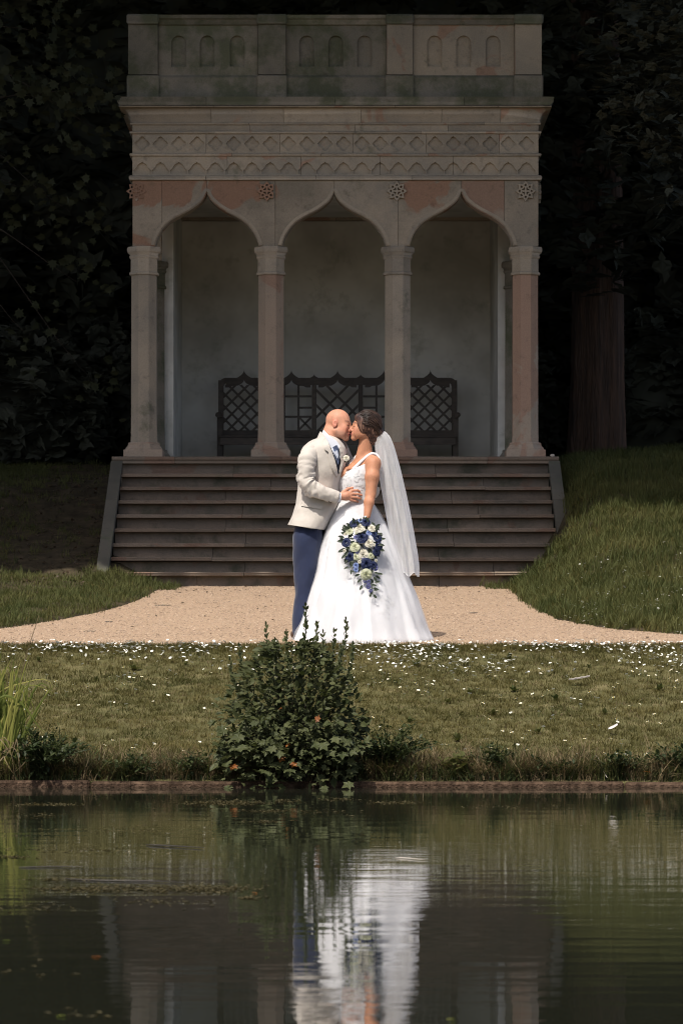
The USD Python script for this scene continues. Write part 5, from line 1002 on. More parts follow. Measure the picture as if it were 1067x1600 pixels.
# ---------------------------------------------------------------- grass, daisies and the plants along the water
def blade_tuft(rng, n, h, spread, w, lean=0.5, seg=3):
    vs, fs = [], []
    for _ in range(n):
        a, b = rng.uniform(0, 2 * pi, 2); r = spread * math.sqrt(rng.random()); L = h * rng.uniform(0.55, 1.15); ln = lean * rng.uniform(0.2, 1.2); o = np.array([r * math.cos(a), r * math.sin(a), -0.01]); d = np.array([math.cos(b), math.sin(b), 0]); s = np.array([-d[1], d[0], 0]); k0 = len(vs)
        for i in range(seg):
            t = i / seg; p = o + d * L * ln * t ** 1.8 + [0, 0, L * (t - 0.25 * ln * t * t)]; ww = w * (1 - 0.55 * t); vs += [p - s * ww / 2, p + s * ww / 2]
        vs.append(o + d * L * ln + [0, 0, L * (1 - 0.25 * ln)])
        for i in range(seg - 1): q = k0 + 2 * i; fs += [(q, q + 1, q + 3), (q, q + 3, q + 2)]
        q = k0 + 2 * (seg - 1); fs.append((q, q + 1, q + 2))
    return trimesh.Trimesh(np.array(vs), np.array(fs), process=False)
rng = np.random.default_rng(101)
def on_path(x, y, m=0.0): return (y > 27.16 + m) & (y < np.interp(x, bxs, bys) - m)
def in_steps(x, y): return (np.abs(x - BX) < 2.57) & (y > 37.35)
def spread_grass(name, x, y, protos, smin, smax, label, tilt=0.15):
    z = ground_z(x, y); n = len(x); instancer(name, protos, np.stack([x, y, z], 1), yaw_tilt_quats(rng, n, tilt), rng.uniform(smin, smax, n), rng.integers(0, len(protos), n), kind='stuff', label=label)
# mown lawn between the water and the path
n = 30000; x, y = rng.uniform(-4.2, 4.2, n), np.r_[rng.uniform(WY + 0.2, 27.24, n - 5000), rng.uniform(26.9, 27.25, 5000)]
spread_grass('lawn_grass', x, y, [(blade_tuft(rng, 16, 0.040, 0.055, 0.0045, 0.9), 'grass_lawn'), (blade_tuft(rng, 14, 0.032, 0.06, 0.005, 1.2), 'grass_lawn'), (blade_tuft(rng, 9, 0.05, 0.04, 0.004, 0.8), 'grass_lawn'), (blade_tuft(rng, 8, 0.03, 0.05, 0.004, 1.3), 'grass_dry')], 0.7, 1.35, 'short olive lawn grass between the pond and the path')
# long dry and green grass hanging over the kerb
n = 6500; x = rng.uniform(-4.2, 4.2, n); y = WY + 0.12 + np.abs(rng.normal(0, 0.26, n)); k = meshkit.noise(np.stack([x * 2.2, 0 * x, 0 * x], -1), 7); q = rng.random(n) < 0.35 + 0.75 * k; x, y = x[q], y[q]
spread_grass('long_grass', x, y, [(blade_tuft(rng, 12, 0.17, 0.05, 0.006, 0.9, 4), 'grass_dry'), (blade_tuft(rng, 12, 0.15, 0.06, 0.006, 1.1, 4), 'grass_bank'), (blade_tuft(rng, 10, 0.20, 0.04, 0.005, 1.3, 4), 'grass_dry'), (blade_tuft(rng, 14, 0.12, 0.06, 0.008, 0.8, 4), 'weed_leaf')], 0.5, 1.25, 'long dry and green grass along the kerb', 0.25)
# rougher grass on the two banks beside the steps
n = 30000; x = rng.uniform(1.75, 6.5, n); y = rng.uniform(28, 47, n); q = ~on_path(x, y, 0.03) & ~in_steps(x, y) & (y > np.interp(x, RX[::-1], RY[::-1]) * 0 + 27.3); x, y = x[q], y[q]
spread_grass('bank_grass', x, y, [(blade_tuft(rng, 14, 0.11, 0.07, 0.006, 0.8), 'grass_bank'), (blade_tuft(rng, 12, 0.14, 0.06, 0.006, 0.7), 'grass_bank'), (blade_tuft(rng, 12, 0.09, 0.07, 0.006, 1.2), 'grass_lawn')], 0.6, 1.4, 'rough green grass on the bank right of the steps', 0.2)
n = 15000; x = rng.uniform(-6.5, -1.8, n); y = rng.uniform(28.4, 46, n); bare = meshkit.fbm(np.stack([x * 1.1, y * 0.7, 0 * x], -1), 3, 4); dens = np.where(y > 36.6, 0.10 + 0.55 * ss(-3.2, -4.2, x), 0.9) * (0.5 + bare); q = ~on_path(x, y, 0.03) & ~in_steps(x, y) & (rng.random(n) < dens); x, y = x[q], y[q]
spread_grass('bank_grass', x, y, [(blade_tuft(rng, 14, 0.08, 0.07, 0.006, 0.9), 'grass_bank'), (blade_tuft(rng, 12, 0.10, 0.06, 0.006, 0.8), 'grass_bank'), (blade_tuft(rng, 10, 0.05, 0.07, 0.006, 1.0), 'grass_lawn')], 0.6, 1.3, 'patchy green grass on the bank left of the steps', 0.2)
# tufts and seedlings at the foot of the steps
n = 260; x = np.r_[rng.uniform(-2.75, -1.75, 160), rng.uniform(1.55, 2.4, 100)]; y = np.r_[rng.uniform(36.4, 37.25, 160), rng.uniform(36.6, 37.25, 100)]
spread_grass('edge_grass', x, y, [(blade_tuft(rng, 14, 0.13, 0.08, 0.007, 0.8), 'grass_bank'), (blade_tuft(rng, 10, 0.09, 0.06, 0.006, 0.9), 'grass_bank')], 0.6, 1.2, 'tufts of grass growing at the foot of the steps', 0.25)
# dead leaves and bits on the bare earth at the left
n = 900; x, y = rng.uniform(-4.6, -2.5, n), rng.uniform(35.5, 43, n)
lt = scatter(*LEAF, np.stack([x, y, ground_z(x, y) + 0.012], 1), rng.uniform(0.03, 0.07, n), rand_rot(rng, n, 0.4)); leafmat('dead_leaf', (0.06, 0.035, 0.02), (0.16, 0.10, 0.06), trans=0.1, scale=8, rnd=0.5)
obj('leaf_litter', lt, 'dead_leaf', kind='stuff', label='dead brown leaves on the bare earth left of the steps')
n = 420; x = rng.uniform(-2.8, 2.8, n); y = 37.3 - np.abs(rng.normal(0, 1.0, n)) ** 1.5 * 1.2; y = np.where(rng.random(n) < 0.3, rng.uniform(27.6, 37, n), y); q = on_path(x, y, 0.05); x, y = x[q], y[q]; n = len(x)
obj('path_litter', scatter(*LEAF, np.stack([x, y, P(y) + 0.022], 1), rng.uniform(0.015, 0.05, n), rand_rot(rng, n, 0.3)), 'dead_leaf', kind='stuff', label='dry leaf scraps and twigs scattered over the gravel path')
# daisies: the largest few hundred each on its own, the rest as one
mk('daisy_white', {'p': ('principled_bsdf', {'base_color': (0.72, 0.72, 0.66), 'roughness': 0.7})}, []); plain('daisy_yellow', (0.62, 0.42, 0.05), 0.7); plain('daisy_stem', (0.08, 0.11, 0.04), 0.7)
UsdGeom.Scope.Define(stage, '/World/Looks/kinds')
def daisy_parts():
    vs, fs = [(0, 0, 0.045)], []
    for k in range(24): a = 2 * pi * k / 24; r = 0.0125 if k % 2 == 0 else 0.0095; vs.append((r * math.cos(a), r * math.sin(a), 0.047 + 0.001 * (k % 3)))
    for k in range(24): fs.append((0, 1 + k, 1 + (k + 1) % 24))
    pet = trimesh.Trimesh(vs, fs, process=False); ctr = trimesh.creation.icosphere(1, 0.0042); ctr.apply_scale((1, 1, 0.6)); ctr.apply_translation((0, 0, 0.0475)); stem = tube([(0, 0, -0.01), (0.001, 0, 0.02), (0, 0, 0.0455)], 0.0011, 4); return pet, ctr, stem
dk = stage.CreateClassPrim('/World/_daisy')
dcls = UsdGeom.Xform.Define(stage, '/World/_daisy').GetPrim(); dcls.SetSpecifier(Sdf.SpecifierClass)
dp = daisy_parts()
for nm, m, mt in zip(('petals', 'centre', 'stem'), dp, ('daisy_white', 'daisy_yellow', 'daisy_stem')): usdkit.mesh(stage, '/World/_daisy/' + nm, m, MATS[mt])
rng = np.random.default_rng(202)
def dens_lawn(x, y):
    u = ss(24.0, 27.2, y); c = meshkit.fbm(np.stack([x * 1.6, y * 1.3, 0 * x], -1), 3, 9); return (0.04 + 0.50 * u ** 2 + 0.42 * ss(25.6, 27.1, y) ** 2) * (0.55 + 0.45 * ss(-0.3, 0.8, x)) * np.clip(2.6 * c - 0.65, 0.05, 1.6)
x, y = rng.uniform(-3.6, 3.6, 12000), rng.uniform(22.8, 27.22, 12000); q = rng.random(12000) < dens_lawn(x, y) * 1.5; x, y = x[q], y[q]
x2, y2 = rng.uniform(1.9, 4.5, 1500), rng.uniform(28.6, 36, 1500); c2 = meshkit.fbm(np.stack([x2 * 2, y2 * 1.0, 0 * x2], -1), 3, 19); q = (rng.random(1500) < np.clip(3.4 * c2 - 1.1, 0, 1) * (1 - 0.7 * ss(31.5, 35, y2))) & ~on_path(x2, y2, 0.05); x, y = np.r_[x, x2[q]], np.r_[y, y2[q]]
vis = np.abs(x) < 0.0995 * y; o = np.argsort(np.where(vis, y, 99)); first = o[:300]; rest = o[300:]
print('daisies', len(x), vis.sum())
for i in first:
    ref('daisy', '/World/_daisy', (x[i], y[i], float(ground_z(x[i], y[i]))), rng.uniform(0, 6), 'small white daisy with a yellow centre growing in the lawn', 'daisy', 'daisies in the lawn', scale=rng.uniform(0.7, 1.15), tilt=rng.uniform(0.1, 0.6))
tw = cat(dp[0]); instancer('daisies', [(dp[0], 'daisy_white')], np.stack([x[rest], y[rest], ground_z(x[rest], y[rest])], 1), yaw_tilt_quats(rng, len(rest), 0.5), rng.uniform(0.7, 1.15, len(rest)), np.zeros(len(rest), int), kind='stuff', label='many more white daisies along the crest of the lawn')
# weed rosettes in the lawn
def rosette_plant(rng, n, L, up_):
    ms = []
    for k in range(n):
        a = 2 * pi * k / n + rng.uniform(-0.3, 0.3); e = rng.uniform(*up_); d = np.array([math.cos(a) * math.cos(e), math.sin(a) * math.cos(e), math.sin(e)]); s = np.cross([0, 0, 1], d); s /= np.linalg.norm(s); nn = np.cross(d, s); M = np.stack([s, d, nn], 1); ms.append(trimesh.Trimesh((BL[0] * [1.15, 1, 1] * L * rng.uniform(0.6, 1.1)) @ M.T + [0, 0, 0.004], BL[1], process=False))
    return ms
wl = [(650, 1042), (580, 1075), (618, 1070), (735, 1085), (803, 1082), (795, 1030), (945, 1118), (868, 1095), (150, 1065), (210, 1048), (290, 1040), (260, 1090), (640, 1130), (840, 1148), (715, 1160), (1030, 1080), (920, 1045), (60, 1035), (700, 1100), (770, 1118)]
rw = np.random.default_rng(303)
def ground_hit(px, py):                                      # where the sight line through a photo pixel meets the ground
    yy = np.arange(WY + 0.1, 44, 0.02); p = np.stack([(px - CX) * yy / F, CZ - (py - HOR) * yy / F], 1); b = p[:, 1] <= ground_z(p[:, 0], yy); i = int(np.argmax(b)) if b.any() else len(yy) - 1; return np.array([p[i, 0], yy[i], float(ground_z(p[i, 0], yy[i]))])
for k, (px, py) in enumerate(wl):
    t = thing('lawn_weed', 'low dark green weed rosette growing in the lawn', 'weed', ground_hit(px, py), rw.uniform(0, 6), group='weeds in the lawn')
    for m in rosette_plant(rw, int(rw.integers(9, 15)), rw.uniform(0.035, 0.07), (0.3, 1.3)): obj('leaf', m, 'grass_bank', t)
# leafy plants along the kerb
def leafy_plant(name, label, cat_, px, base_y, stems, h, spread, leaf, mat, seed, lean=(0, 0), parts=70, flat=1.0):
    """Stems fan out from one root; leaves sit along them. The nearest leaves are parts of their own."""
    rng = np.random.default_rng(seed); x = (px - CX) * base_y / F; z0 = float(ground_z(x, base_y)); t = thing(name, label, cat_, (x, base_y, z0)); P_, S_, R_ = [], [], []; sm = []
    for k in range(stems):
        a = rng.uniform(0, 2 * pi); r = spread * math.sqrt(rng.random()); L = h * (1 - 0.45 * (r / spread) ** 2) * rng.uniform(0.65, 1.05); e = np.array([r * math.cos(a) + lean[0] * L, flat * r * math.sin(a) + lean[1] * L, L]); p = spline([(rng.normal(0, 0.03), rng.normal(0, 0.03), -0.02), e * [0.35, 0.35, 0.55], e], 12); sm.append(tube(p, np.linspace(0.005, 0.0018, 12), 4))
        for i in range(2, 12):
            for _ in range(2):
                d = np.array([rng.normal(), rng.normal(), 0.25 + 0.5 * rng.normal()]); d /= np.linalg.norm(d); s = np.cross(d, [0, 0, 1]); s /= np.linalg.norm(s) + 1e-9; R_.append(np.stack([s, d, np.cross(s, d)], 1)); P_.append(p[i] + d * 0.01); S_.append(leaf * rng.uniform(0.55, 1.15) * (1.1 - 0.4 * i / 12))
    obj('stem', cat(*sm), 'weed_leaf', t); P_, S_, R_ = np.array(P_), np.array(S_), np.array(R_); o = np.argsort(P_[:, 1]); w = np.array([1.3, 1, 1])
    for k in o[:parts]: obj('leaf', scatter(BL[0] * w, BL[1], P_[k:k + 1], S_[k:k + 1], R_[k:k + 1]), mat, t)
    if len(o) > parts: obj('foliage', scatter(BL[0] * w, BL[1], P_[o[parts:]], S_[o[parts:]], R_[o[parts:]]), mat, t, kind='stuff')
    return t
leafy_plant('water_plant', 'dark leafy weed under the sedge blades at the left of the kerb', 'plant', 62, 22.22, 70, 0.36, 0.36, 0.06, 'weed_leaf', 401, (0, -0.2))
leafy_plant('water_plant', 'fern-like green weed beside the sedge, above the dark weed', 'plant', 95, 22.55, 12, 0.30, 0.16, 0.05, 'grass_bank', 402)
leafy_plant('water_plant', 'low dark grey-green weed hanging over the kerb left of the shrub', 'plant', 205, 22.24, 22, 0.18, 0.2, 0.045, 'weed_leaf', 403, (0, -0.3))
leafy_plant('water_plant', 'small bushy weed with reddish stems just right of the shrub', 'plant', 604, 22.32, 60, 0.40, 0.34, 0.05, 'weed_leaf', 404, (0.1, -0.1))
leafy_plant('water_plant', 'pale broad-leaved dock in front of the lawn right of centre', 'plant', 712, 22.28, 9, 0.17, 0.12, 0.085, 'grass_bank', 405, (0, -0.2), 40)
leafy_plant('water_plant', 'dark spreading weed by the kerb beside the pale dock', 'plant', 768, 22.30, 18, 0.24, 0.17, 0.055, 'weed_leaf', 406, (0, -0.2))
leafy_plant('water_plant', 'dark bramble-like weed by the kerb below the white feather', 'plant', 968, 22.26, 26, 0.20, 0.24, 0.05, 'weed_leaf', 407, (0, -0.2))
leafy_plant('water_plant', 'dark leafy weed at the right edge of the kerb', 'plant', 1056, 22.30, 20, 0.26, 0.2, 0.05, 'weed_leaf', 408, (0, -0.2))
leafy_plant('water_plant', 'low scrubby weed by the kerb left of the feather', 'plant', 860, 22.28, 16, 0.14, 0.2, 0.045, 'weed_leaf', 409, (0, -0.2), 50)
leafy_plant('water_plant', 'trailing weed spilling over the kerb at the left end of the shrub', 'plant', 300, 22.26, 18, 0.20, 0.18, 0.045, 'weed_leaf', 410, (0, -0.2), 50)
# sedge at the left: long arching blades
mk('sedge_leaf', {'g': ('geometry', {}), 'r': ('rgb_ramp', {'ramp': [(0.0, (0.05, 0.07, 0.014)), (0.6, (0.12, 0.135, 0.028)), (1.0, (0.27, 0.25, 0.07))]}), 'p': ('principled_bsdf', {'roughness': 0.6, 'specular_ior_level': 0.12}), 't': ('translucent_bsdf', {'color': (0.14, 0.18, 0.04)}), 'm': ('mix_closure', {'fac': 0.25}), 'o': ('object_info', {})},
   [('o.random', 'r.fac'), ('r.color', 'p.base_color'), ('p.BSDF', 'm.closure1'), ('t.BSDF', 'm.closure2')], surface='m.closure')
sb = at(12, 1195, 22.35); sg = thing('sedge', 'clump of sedge with long arching pale green blades at the left edge', 'plant', tuple(sb))
rs = np.random.default_rng(505)
def blade(pts, w):
    p = spline(pts, 14); T = np.gradient(p, axis=0); T /= np.linalg.norm(T, axis=1, keepdims=True); v, f = [], []
    for i, (q, t) in enumerate(zip(p, T)):
        s = np.cross(t, [0.25, -1.0, 0.3]); s /= np.linalg.norm(s) + 1e-9; ww = w * min(1, 0.55 + i / 6) * (1 - (i / 13) ** 3) + 0.0008; n_ = np.cross(s, t); v += [q - s * ww / 2, q + n_ * ww * 0.16, q + s * ww / 2]
    for i in range(13):
        for j in (0, 1): k = 3 * i + j; f += [(k, k + 1, k + 4), (k, k + 4, k + 3)]
    return trimesh.Trimesh(np.array(v), np.array(f), process=False)
def sblade(path, w, dy=0.0): obj('blade', blade([at(a, b, 22.3 + dy) - sb for a, b in path], w), 'sedge_leaf', sg)
for pth, w in (([(8, 1195), (10, 1130), (24, 1022)], .018), ([(4, 1195), (2, 1110), (10, 1035)], .02), ([(14, 1190), (22, 1120), (40, 1040), (48, 1018)], .014), ([(6, 1190), (-4, 1110), (-20, 1040)], .02), ([(16, 1185), (20, 1110), (34, 1050)], .016),
              ([(0, 1185), (-6, 1080), (4, 1010)], .014), ([(18, 1180), (28, 1095), (34, 1100), (60, 1135), (74, 1148)], .017), ([(10, 1170), (4, 1090), (8, 1090), (13, 1140), (13, 1160)], .018), ([(20, 1170), (30, 1090), (44, 1072), (70, 1076), (86, 1086)], .010), ([(16, 1180), (26, 1070), (42, 1066), (72, 1062), (84, 1082)], .008),
              ([(20, 1185), (28, 1130), (38, 1080), (39, 1042)], .006), ([(22, 1185), (40, 1140), (62, 1160), (72, 1152)], .011), ([(2, 1190), (12, 1080), (30, 1060), (22, 1082)], .018), ([(12, 1190), (30, 1120), (42, 1085)], .022), ([(0, 1190), (-2, 1080), (20, 1026)], .014), ([(10, 1190), (16, 1100), (34, 1030)], .012)):
    sblade(pth, w, rs.uniform(-0.12, 0.15))
for k in range(75):
    x0 = rs.uniform(-20, 30); x1 = x0 + rs.normal(8, 26); y1 = rs.uniform(1045, 1120); sblade([(x0, 1200), (x0 + 0.3 * (x1 - x0), 1200 + 0.75 * (y1 - 1200)), (x0 + 0.7 * (x1 - x0), y1 - 4), (x1, y1 + rs.uniform(0, 40))] if rs.random() < 0.5 else [(x0, 1200), ((x0 + x1) / 2 - 3, (1200 + y1) / 2 - 12), (x1, y1)], rs.uniform(0.012, 0.022), rs.uniform(-0.1, 0.3))
obj('seed_stalk', tube([at(16, 1190, 22.4) - sb, at(24, 1095, 22.4) - sb, at(42, 1020, 22.4) - sb, at(61, 962, 22.4) - sb], 0.0022, 4), 'grass_dry', sg)
for k in range(16):
    x0 = rs.uniform(-14, 40); x1 = x0 + rs.normal(0, 34); obj('dead_blade', blade([at(x0, rs.uniform(1170, 1195), 22.25) - sb, at((x0 + x1) / 2 + rs.normal(0, 8), rs.uniform(1150, 1185), 22.15) - sb, at(x1, rs.uniform(1180, 1220), 22.10) - sb], rs.uniform(0.004, 0.008)), 'grass_dry', sg)
# the shrub in the middle
bx0 = at(462, 1228, 22.25); bush = thing('shrub', 'dark green leafy shrub with upright shoots in front of the couple', 'shrub', (bx0[0], 22.25, 0.03))
rb = np.random.default_rng(606)
leafmat('shrub_leaf', (0.055, 0.072, 0.024), (0.14, 0.152, 0.062), trans=0.2, scale=7, rnd=0.45, rough=0.6, spec=0.2); leafmat('shoot_leaf', (0.035, 0.048, 0.026), (0.075, 0.088, 0.045), trans=0.2, scale=9, rnd=0.3); leafmat('orange_leaf', (0.22, 0.065, 0.012), (0.36, 0.14, 0.03), trans=0.2, scale=9)
TL = (np.array([[0, 0, 0], [0.10, 0.18, 0.02], [0.34, 0.22, -0.03], [0.22, 0.42, 0.02], [0.40, 0.60, -0.04], [0.16, 0.70, 0.02], [0, 1.0, -0.08], [-0.16, 0.70, 0.02], [-0.40, 0.60, -0.04], [-0.22, 0.42, 0.02], [-0.34, 0.22, -0.03], [-0.10, 0.18, 0.02], [0, 0.45, -0.02]]), np.array([[k, (k + 1) % 12, 12] for k in range(12)]))
org = np.array([bx0[0], 22.25, 0.03]); SL = (BL[0] * [1.25, 1, 1], BL[1])
LP, LS, LR, LK = [], [], [], []
def leaf_R(d, rng, face=0.55):
    d = d / np.linalg.norm(d); n = np.array([0, -face, 1.0]) + rng.normal(0, 0.45, 3); n -= d * (n @ d); n /= np.linalg.norm(n) + 1e-9; return np.stack([np.cross(d, n), d, n], 1)
def stem_with_leaves(pts, r0, n, L, start, kind, shoot):
    p = spline(pts, 90); obj('shoot' if shoot else 'stem', tube(p[::6], np.linspace(r0, 0.0016, 15), 5), 'bark' if not shoot else 'shoot_leaf', bush)
    T = np.gradient(p, axis=0)
    for k in range(n):
        s = start + (1 - start) * (k + rb.random()) / n; i = min(int(s * 89), 89); a = k * 2.4; u, w = frame(T[i]); d = T[i] / np.linalg.norm(T[i]) * (rb.uniform(0.9, 2.0) if shoot else 0.35) + (u * math.cos(a) + w * math.sin(a)) * 0.9
        LP.append(p[i]); LS.append(L * (1.15 - 0.5 * s if shoot else 1) * rb.uniform(0.7, 1.2)); LR.append(leaf_R(d, rb)); LK.append(kind)
for px, py, dd in ((478, 944, -0.05), (416, 975, 0.05), (541, 966, 0.0), (505, 985, -0.1), (448, 985, 0.08), (522, 982, 0.1), (495, 972, 0.12), (470, 1000, -0.15), (374, 1008, 0.0), (430, 1000, -0.1), (552, 1005, -0.05), (400, 1015, 0.1), (532, 1010, -0.12), (360, 1030, -0.05)):
    e = at(px, py, 22.25 + dd) - org; stem_with_leaves([(e[0] * 0.12, dd * 0.3, 0.0), (e[0] * 0.55, dd * 0.8, e[2] * 0.5), e * [0.97, 1, 0.86], e], 0.006, 84, 0.050, 0.22, 1, True)
for k in range(74):
    a = rb.uniform(0, pi * 2); q = rb.uniform(0.1, 1) ** 0.5; ex = q * math.cos(a) * 0.54; ey = q * math.sin(a) * 0.42 - 0.06; ez = (0.92 - 0.72 * q ** 1.7) * rb.uniform(0.55, 1.05) + 0.02; ex += 0.02 if ez > 0.4 else 0.0
    stem_with_leaves([(ex * 0.15, ey * 0.2, 0), (ex * 0.55, ey * 0.6, ez * 0.65), (ex, ey, ez)], 0.007, 26, 0.055 if ez > 0.45 else 0.070, 0.25, 2 if ez < 0.5 else 1, False)
for k in range(2300):                                         # leaves filling the crown
    z_ = 0.90 * rb.random() ** 0.8; th_ = rb.uniform(0, 2 * pi); d = np.array([math.cos(th_), math.sin(th_), 0.3]); q = rb.uniform(0.6, 1.0) * (0.78 + 0.5 * meshkit.noise(np.array([[2.2 * d[0] + 5, 2.2 * d[1] + 5, z_ * 4]]), 6)[0])
    c_ = np.array([-0.015 + 0.0 * z_, -0.02, z_]) + d * [0.50, 0.38, 0] * q * (1 - (z_ / 0.99) ** 3.2)
    LP.append(c_); LS.append((0.072 if c_[2] < 0.42 else 0.052) * rb.uniform(0.45, 1.25)); LR.append(leaf_R(np.array([d[0], d[1] - 0.3, 0.3 if c_[2] > 0.4 else -0.3]) + rb.normal(0, 0.5, 3), rb)); LK.append(2 if c_[2] < 0.40 and rb.random() < 0.45 else 1)
for k in range(60):                                           # low leaves hanging over the kerb
    px, py = rb.uniform(355, 560), rb.uniform(1150, 1234); LP.append(at(px, py, 21.98 - rb.uniform(0, 0.15)) - org); LS.append(rb.uniform(0.07, 0.11)); LR.append(leaf_R(np.array([rb.normal(), -0.6, -0.3]), rb)); LK.append(2)
LP, LS, LR, LK = np.array(LP), np.array(LS), np.array(LR), np.array(LK)
LP[:, 2] = np.maximum(LP[:, 2], np.where(LP[:, 1] > -0.17, 0.02, -0.01))
o = np.argsort(LP[:, 1] - LS * 2); big = o[:290]; rest = o[290:]
ors = set(rb.choice(big[LP[big][:, 2] > 0.12], 7, replace=False))
for k in big:
    T_ = TL if LK[k] == 2 else SL
    obj('leaf', scatter(*T_, LP[k:k + 1], LS[k:k + 1], LR[k:k + 1]), 'orange_leaf' if k in ors else 'shrub_leaf', bush, label='orange withered leaf' if k in ors else None)
ms = [scatter(*(TL if kk == 2 else SL), LP[rest][LK[rest] == kk], LS[rest][LK[rest] == kk], LR[rest][LK[rest] == kk]) for kk in (1, 2)]
obj('foliage', cat(*ms), 'shrub_leaf', bush, kind='stuff')
# ---------------------------------------------------------------- small things on the lawn, the steps and the water
def feather(name, label, px, py, L, w, ang, mat):
    g = ground_hit(px, py); s = np.linspace(0, 1, 14); hw = w * np.sin(pi * np.clip(s * 0.86 + 0.10, 0, 1)) ** 0.6 * (s > 0.12) + 0.0015; c, sn = math.cos(ang), math.sin(ang); v = []
    for t, h in zip(s, hw):
        for e, zz in ((-h, 0.004), (0, 0.010), (h, 0.004)): X_, Y_ = L * (t - 0.5), e; x_, y_ = c * X_ - sn * Y_, sn * X_ + c * Y_; v.append((g[0] + x_, g[1] + y_, float(ground_z(g[0] + x_, g[1] + y_)) + 0.045 + zz + 0.02 * t))
    f = [];
    for i in range(13):
        for j in (0, 1): k = 3 * i + j; f += [(k, k + 1, k + 4), (k, k + 4, k + 3)]
    t = thing(name, label, 'feather'); obj('vane', trimesh.Trimesh(np.array(v), np.array(f), process=False), mat, t); obj('quill', tube(np.array([np.array(v)[3 * i + 1] + [0, 0, 0.001] for i in range(14)]), 0.0012, 4), 'feather_white', t)
plain('feather_white', (0.62, 0.57, 0.52), 0.7); mottled('feather_dark', [(0.3, (0.06, 0.055, 0.05)), (0.7, (0.16, 0.14, 0.12))], scale=60)
feather('fallen_feather', 'white feather lying on the lawn at the right', 957, 1150, 0.125, 0.014, 0.95, 'feather_white')
feather('fallen_feather', 'dark grey feather with a pale quill tip lying in the daisies', 905, 1073, 0.16, 0.016, 0.12, 'feather_dark')
def fallen(name, label, cat_, p, L, mat, rot, T_=None, tilt=0.2):
    T_ = T_ or SL; R = rand_rot(np.random.default_rng(int(p[0] * 1000) % 9973), 1, tilt); c, s = math.cos(rot), math.sin(rot); obj(name, trimesh.Trimesh((T_[0] - [0, 0.5, 0]) * L @ R[0].T @ np.array([[c, s, 0], [-s, c, 0], [0, 0, 1]]) + p, T_[1], process=False), mat, label=label, cat=cat_)
def wpt(px, py, dz=0.004): yy = CZ * F / (py - HOR); return np.array([(px - CX) * yy / F, yy, dz])
fallen('fallen_leaf', 'bright orange leaf by the kerb at the right', 'leaf', ground_hit(1010, 1222) + [0, -0.05, 0.06], 0.06, 'orange_leaf', 0.6, TL, 0.9)
fallen('floating_leaf', 'orange-brown leaf floating alone on the dark water at the left', 'leaf', wpt(150, 1497), 0.035, 'orange_leaf', 1.1, TL, 0.1)
fallen('floating_leaf', 'small orange leaf floating at the end of the brown weed raft', 'leaf', wpt(398, 1397), 0.03, 'orange_leaf', 0.3, TL, 0.1)
fallen('floating_leaf', 'pale green leaf floating near the bottom left corner', 'leaf', wpt(95, 1590), 0.035, 'sedge_leaf', 0.3, TL, 0.1)
fallen('floating_leaf', 'pale leaf floating at the far left edge of the dark water', 'leaf', wpt(10, 1472), 0.03, 'sedge_leaf', 2.0, SL, 0.1)
fallen('floating_leaf', 'small green leaf floating under the reflection of the gown', 'leaf', wpt(705, 1596), 0.03, 'sedge_leaf', 0.8, SL, 0.1)
leafmat('pond_weed', (0.07, 0.06, 0.025), (0.16, 0.13, 0.055), trans=0.1, scale=12, rnd=0.5)
rp = np.random.default_rng(707); pw = []
def raft(px, py, w, h, n):
    for _ in range(n):
        q = rp.normal(0, 0.42, 2); pw.append(wpt(px + q[0] * w, min(max(py + q[1] * h, 1246), 1599), rp.uniform(0.001, 0.004)))
for a in ((350, 1255, 90, 5, 420), (420, 1268, 60, 3, 120), (75, 1258, 70, 3, 180), (20, 1340, 40, 3, 60), (618, 1255, 60, 3, 140), (180, 1390, 150, 7, 420), (330, 1390, 80, 7, 380), (120, 1375, 90, 3, 90), (415, 1285, 40, 2, 50), (530, 1250, 40, 3, 60), (450, 1252, 30, 3, 60), (390, 1404, 30, 3, 50), (60, 1275, 60, 6, 70), (200, 1300, 120, 10, 60), (130, 1330, 110, 8, 60), (250, 1410, 120, 8, 60), (60, 1420, 60, 10, 30), (500, 1270, 60, 6, 50), (800, 1262, 160, 5, 60), (120, 1585, 80, 8, 14), (60, 1520, 60, 20, 10)): raft(*a)
pw = np.array(pw); obj('pond_weed', scatter(*LEAF, pw, rp.uniform(0.012, 0.034, len(pw)), rand_rot(rp, len(pw), 0.08)), 'pond_weed', kind='stuff', label='rafts of brown and green weed floating on the pond')
def twig(name, label, a, b, r, mat, lift=0.0):
    q_ = np.random.default_rng(int(abs(a[0]) * 1e4)).normal(0, 1, 6) * np.linalg.norm(b - a) * 0.035; p = spline([a, a * 0.66 + b * 0.34 + [q_[0], q_[1], lift], a * 0.3 + b * 0.7 + [q_[2], q_[3], lift], b], 10); obj(name, tube(p, r * np.array([0.5, 0.9, 1.1, 0.9, 1.0, 0.8, 0.85, 0.6, 0.5, 0.25]), 6), mat, smooth=True, label=label, cat='stick')
plain('pale_wood', (0.42, 0.38, 0.32), 0.8); plain('wet_wood', (0.03, 0.025, 0.02), 0.5)
twig('floating_stick', 'dark wet stick floating left of centre on the water', wpt(228, 1322, 0.004), wpt(320, 1327, 0.006), 0.004, 'wet_wood')
twig('floating_stick', 'pale thin stick floating right of the shrub reflection', wpt(618, 1342, 0.003), wpt(664, 1345, 0.004), 0.003, 'pale_wood')
twig('floating_stick', 'thin dark stick floating near the left edge of the pond', wpt(30, 1357, 0.003), wpt(130, 1356, 0.004), 0.003, 'wet_wood')
twig('floating_stick', 'long thin dark stick floating beside the brown weed raft', wpt(100, 1374, 0.003), wpt(290, 1382, 0.004), 0.003, 'wet_wood')
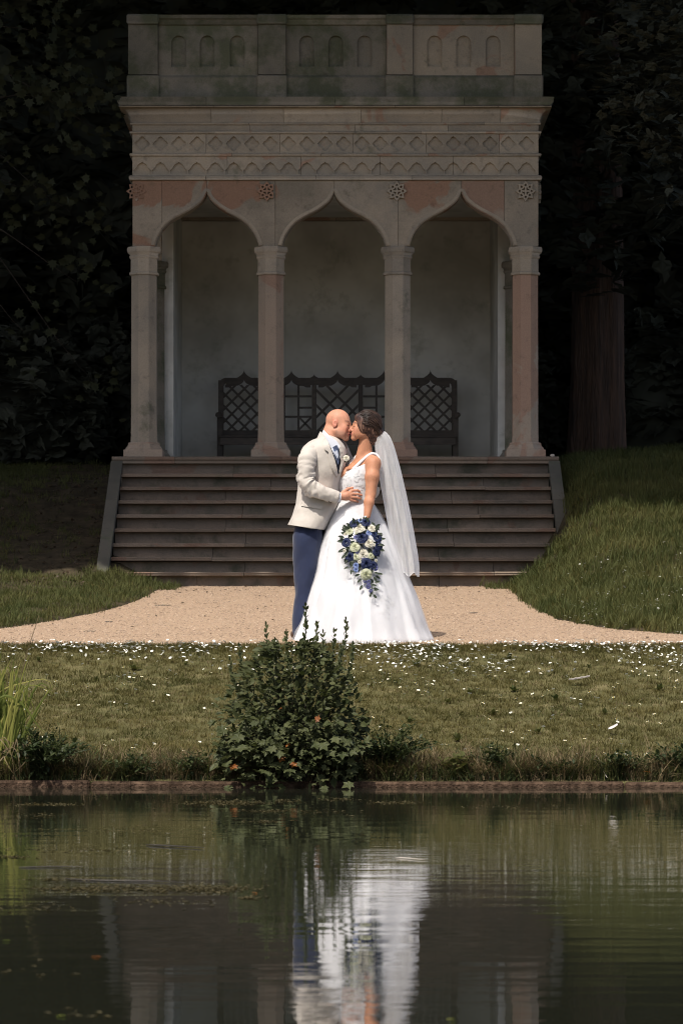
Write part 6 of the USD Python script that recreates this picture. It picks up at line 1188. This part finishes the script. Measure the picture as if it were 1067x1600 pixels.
twig('dead_stalk', 'pale broken stalk leaning out of the weeds by the kerb', ground_hit(948, 1224) + [0, -0.03, 0.02], ground_hit(930, 1205) + [0, -0.05, 0.10], 0.004, 'pale_wood')
for k, (px, py, l) in enumerate(((140, 989, 0.10), (170, 974, 0.07), (255, 948, 0.16), (740, 960, 0.08))):
    g = ground_hit(px, py) + [0, 0, 0.01]; twig('fallen_twig', ['dark twig lying on the path near the left edge', 'short bent twig on the path by the grass edge', 'longer dark twig on the path left of the steps', 'small twig on the path right of the bride'][k], g - [l / 2, 0, 0], g + [l / 2, 0.02, 0.004], 0.007, 'wet_wood')
sv = trimesh.creation.icosphere(2, 0.022); sv.apply_scale((1.2, 1, 0.8)); vv = np.array(sv.vertices); vv *= (0.85 + 0.3 * meshkit.noise(vv * 60, 3))[:, None]; obj('pebble', trimesh.Trimesh(vv + [U(861) + BX, BY - 0.24, BZ + 0.013], sv.faces, process=False), 'pale_wood', smooth=True, label='small pale pebble on the right end of the top slab', cat='pebble')
yp = thing('seedling', 'yellowish wilted seedling at the right foot of the steps', 'plant', ground_hit(812, 917))
for m in rosette_plant(np.random.default_rng(808), 9, 0.11, (0.6, 1.4)): obj('leaf', m, 'sedge_leaf', yp)
yp2 = thing('seedling', 'small green seedling on the gravel at the right of the bottom step', 'plant', ground_hit(752, 916))
for m in rosette_plant(np.random.default_rng(809), 8, 0.07, (0.2, 0.9)): obj('leaf', m, 'grass_bank', yp2)

# loose pebbles give the gravel its grain
rg = np.random.default_rng(909); n = 26000; x = rg.uniform(-3.6, 3.4, n); y = 27.2 + 10.2 * rg.random(n) ** 1.25; q = on_path(x, y, 0.02); x, y = x[q], y[q]; n = len(x)
pbs = []
for k in range(3):
    m = trimesh.creation.icosphere(1, 1.0); v = np.array(m.vertices) * (0.75 + 0.5 * meshkit.noise(np.array(m.vertices) * 1.7 + 3 * k, k))[:, None] * [1, 0.8, 0.55]; pbs.append((trimesh.Trimesh(v, m.faces, process=False), 'pebble_stone'))
instancer('gravel', pbs, np.stack([x, y, P(y) + 0.010], 1), yaw_tilt_quats(rg, n, 0.3), rg.uniform(0.004, 0.010, n), rg.integers(0, 3, n), kind='stuff', label='loose pinkish pebbles of the gravel path')
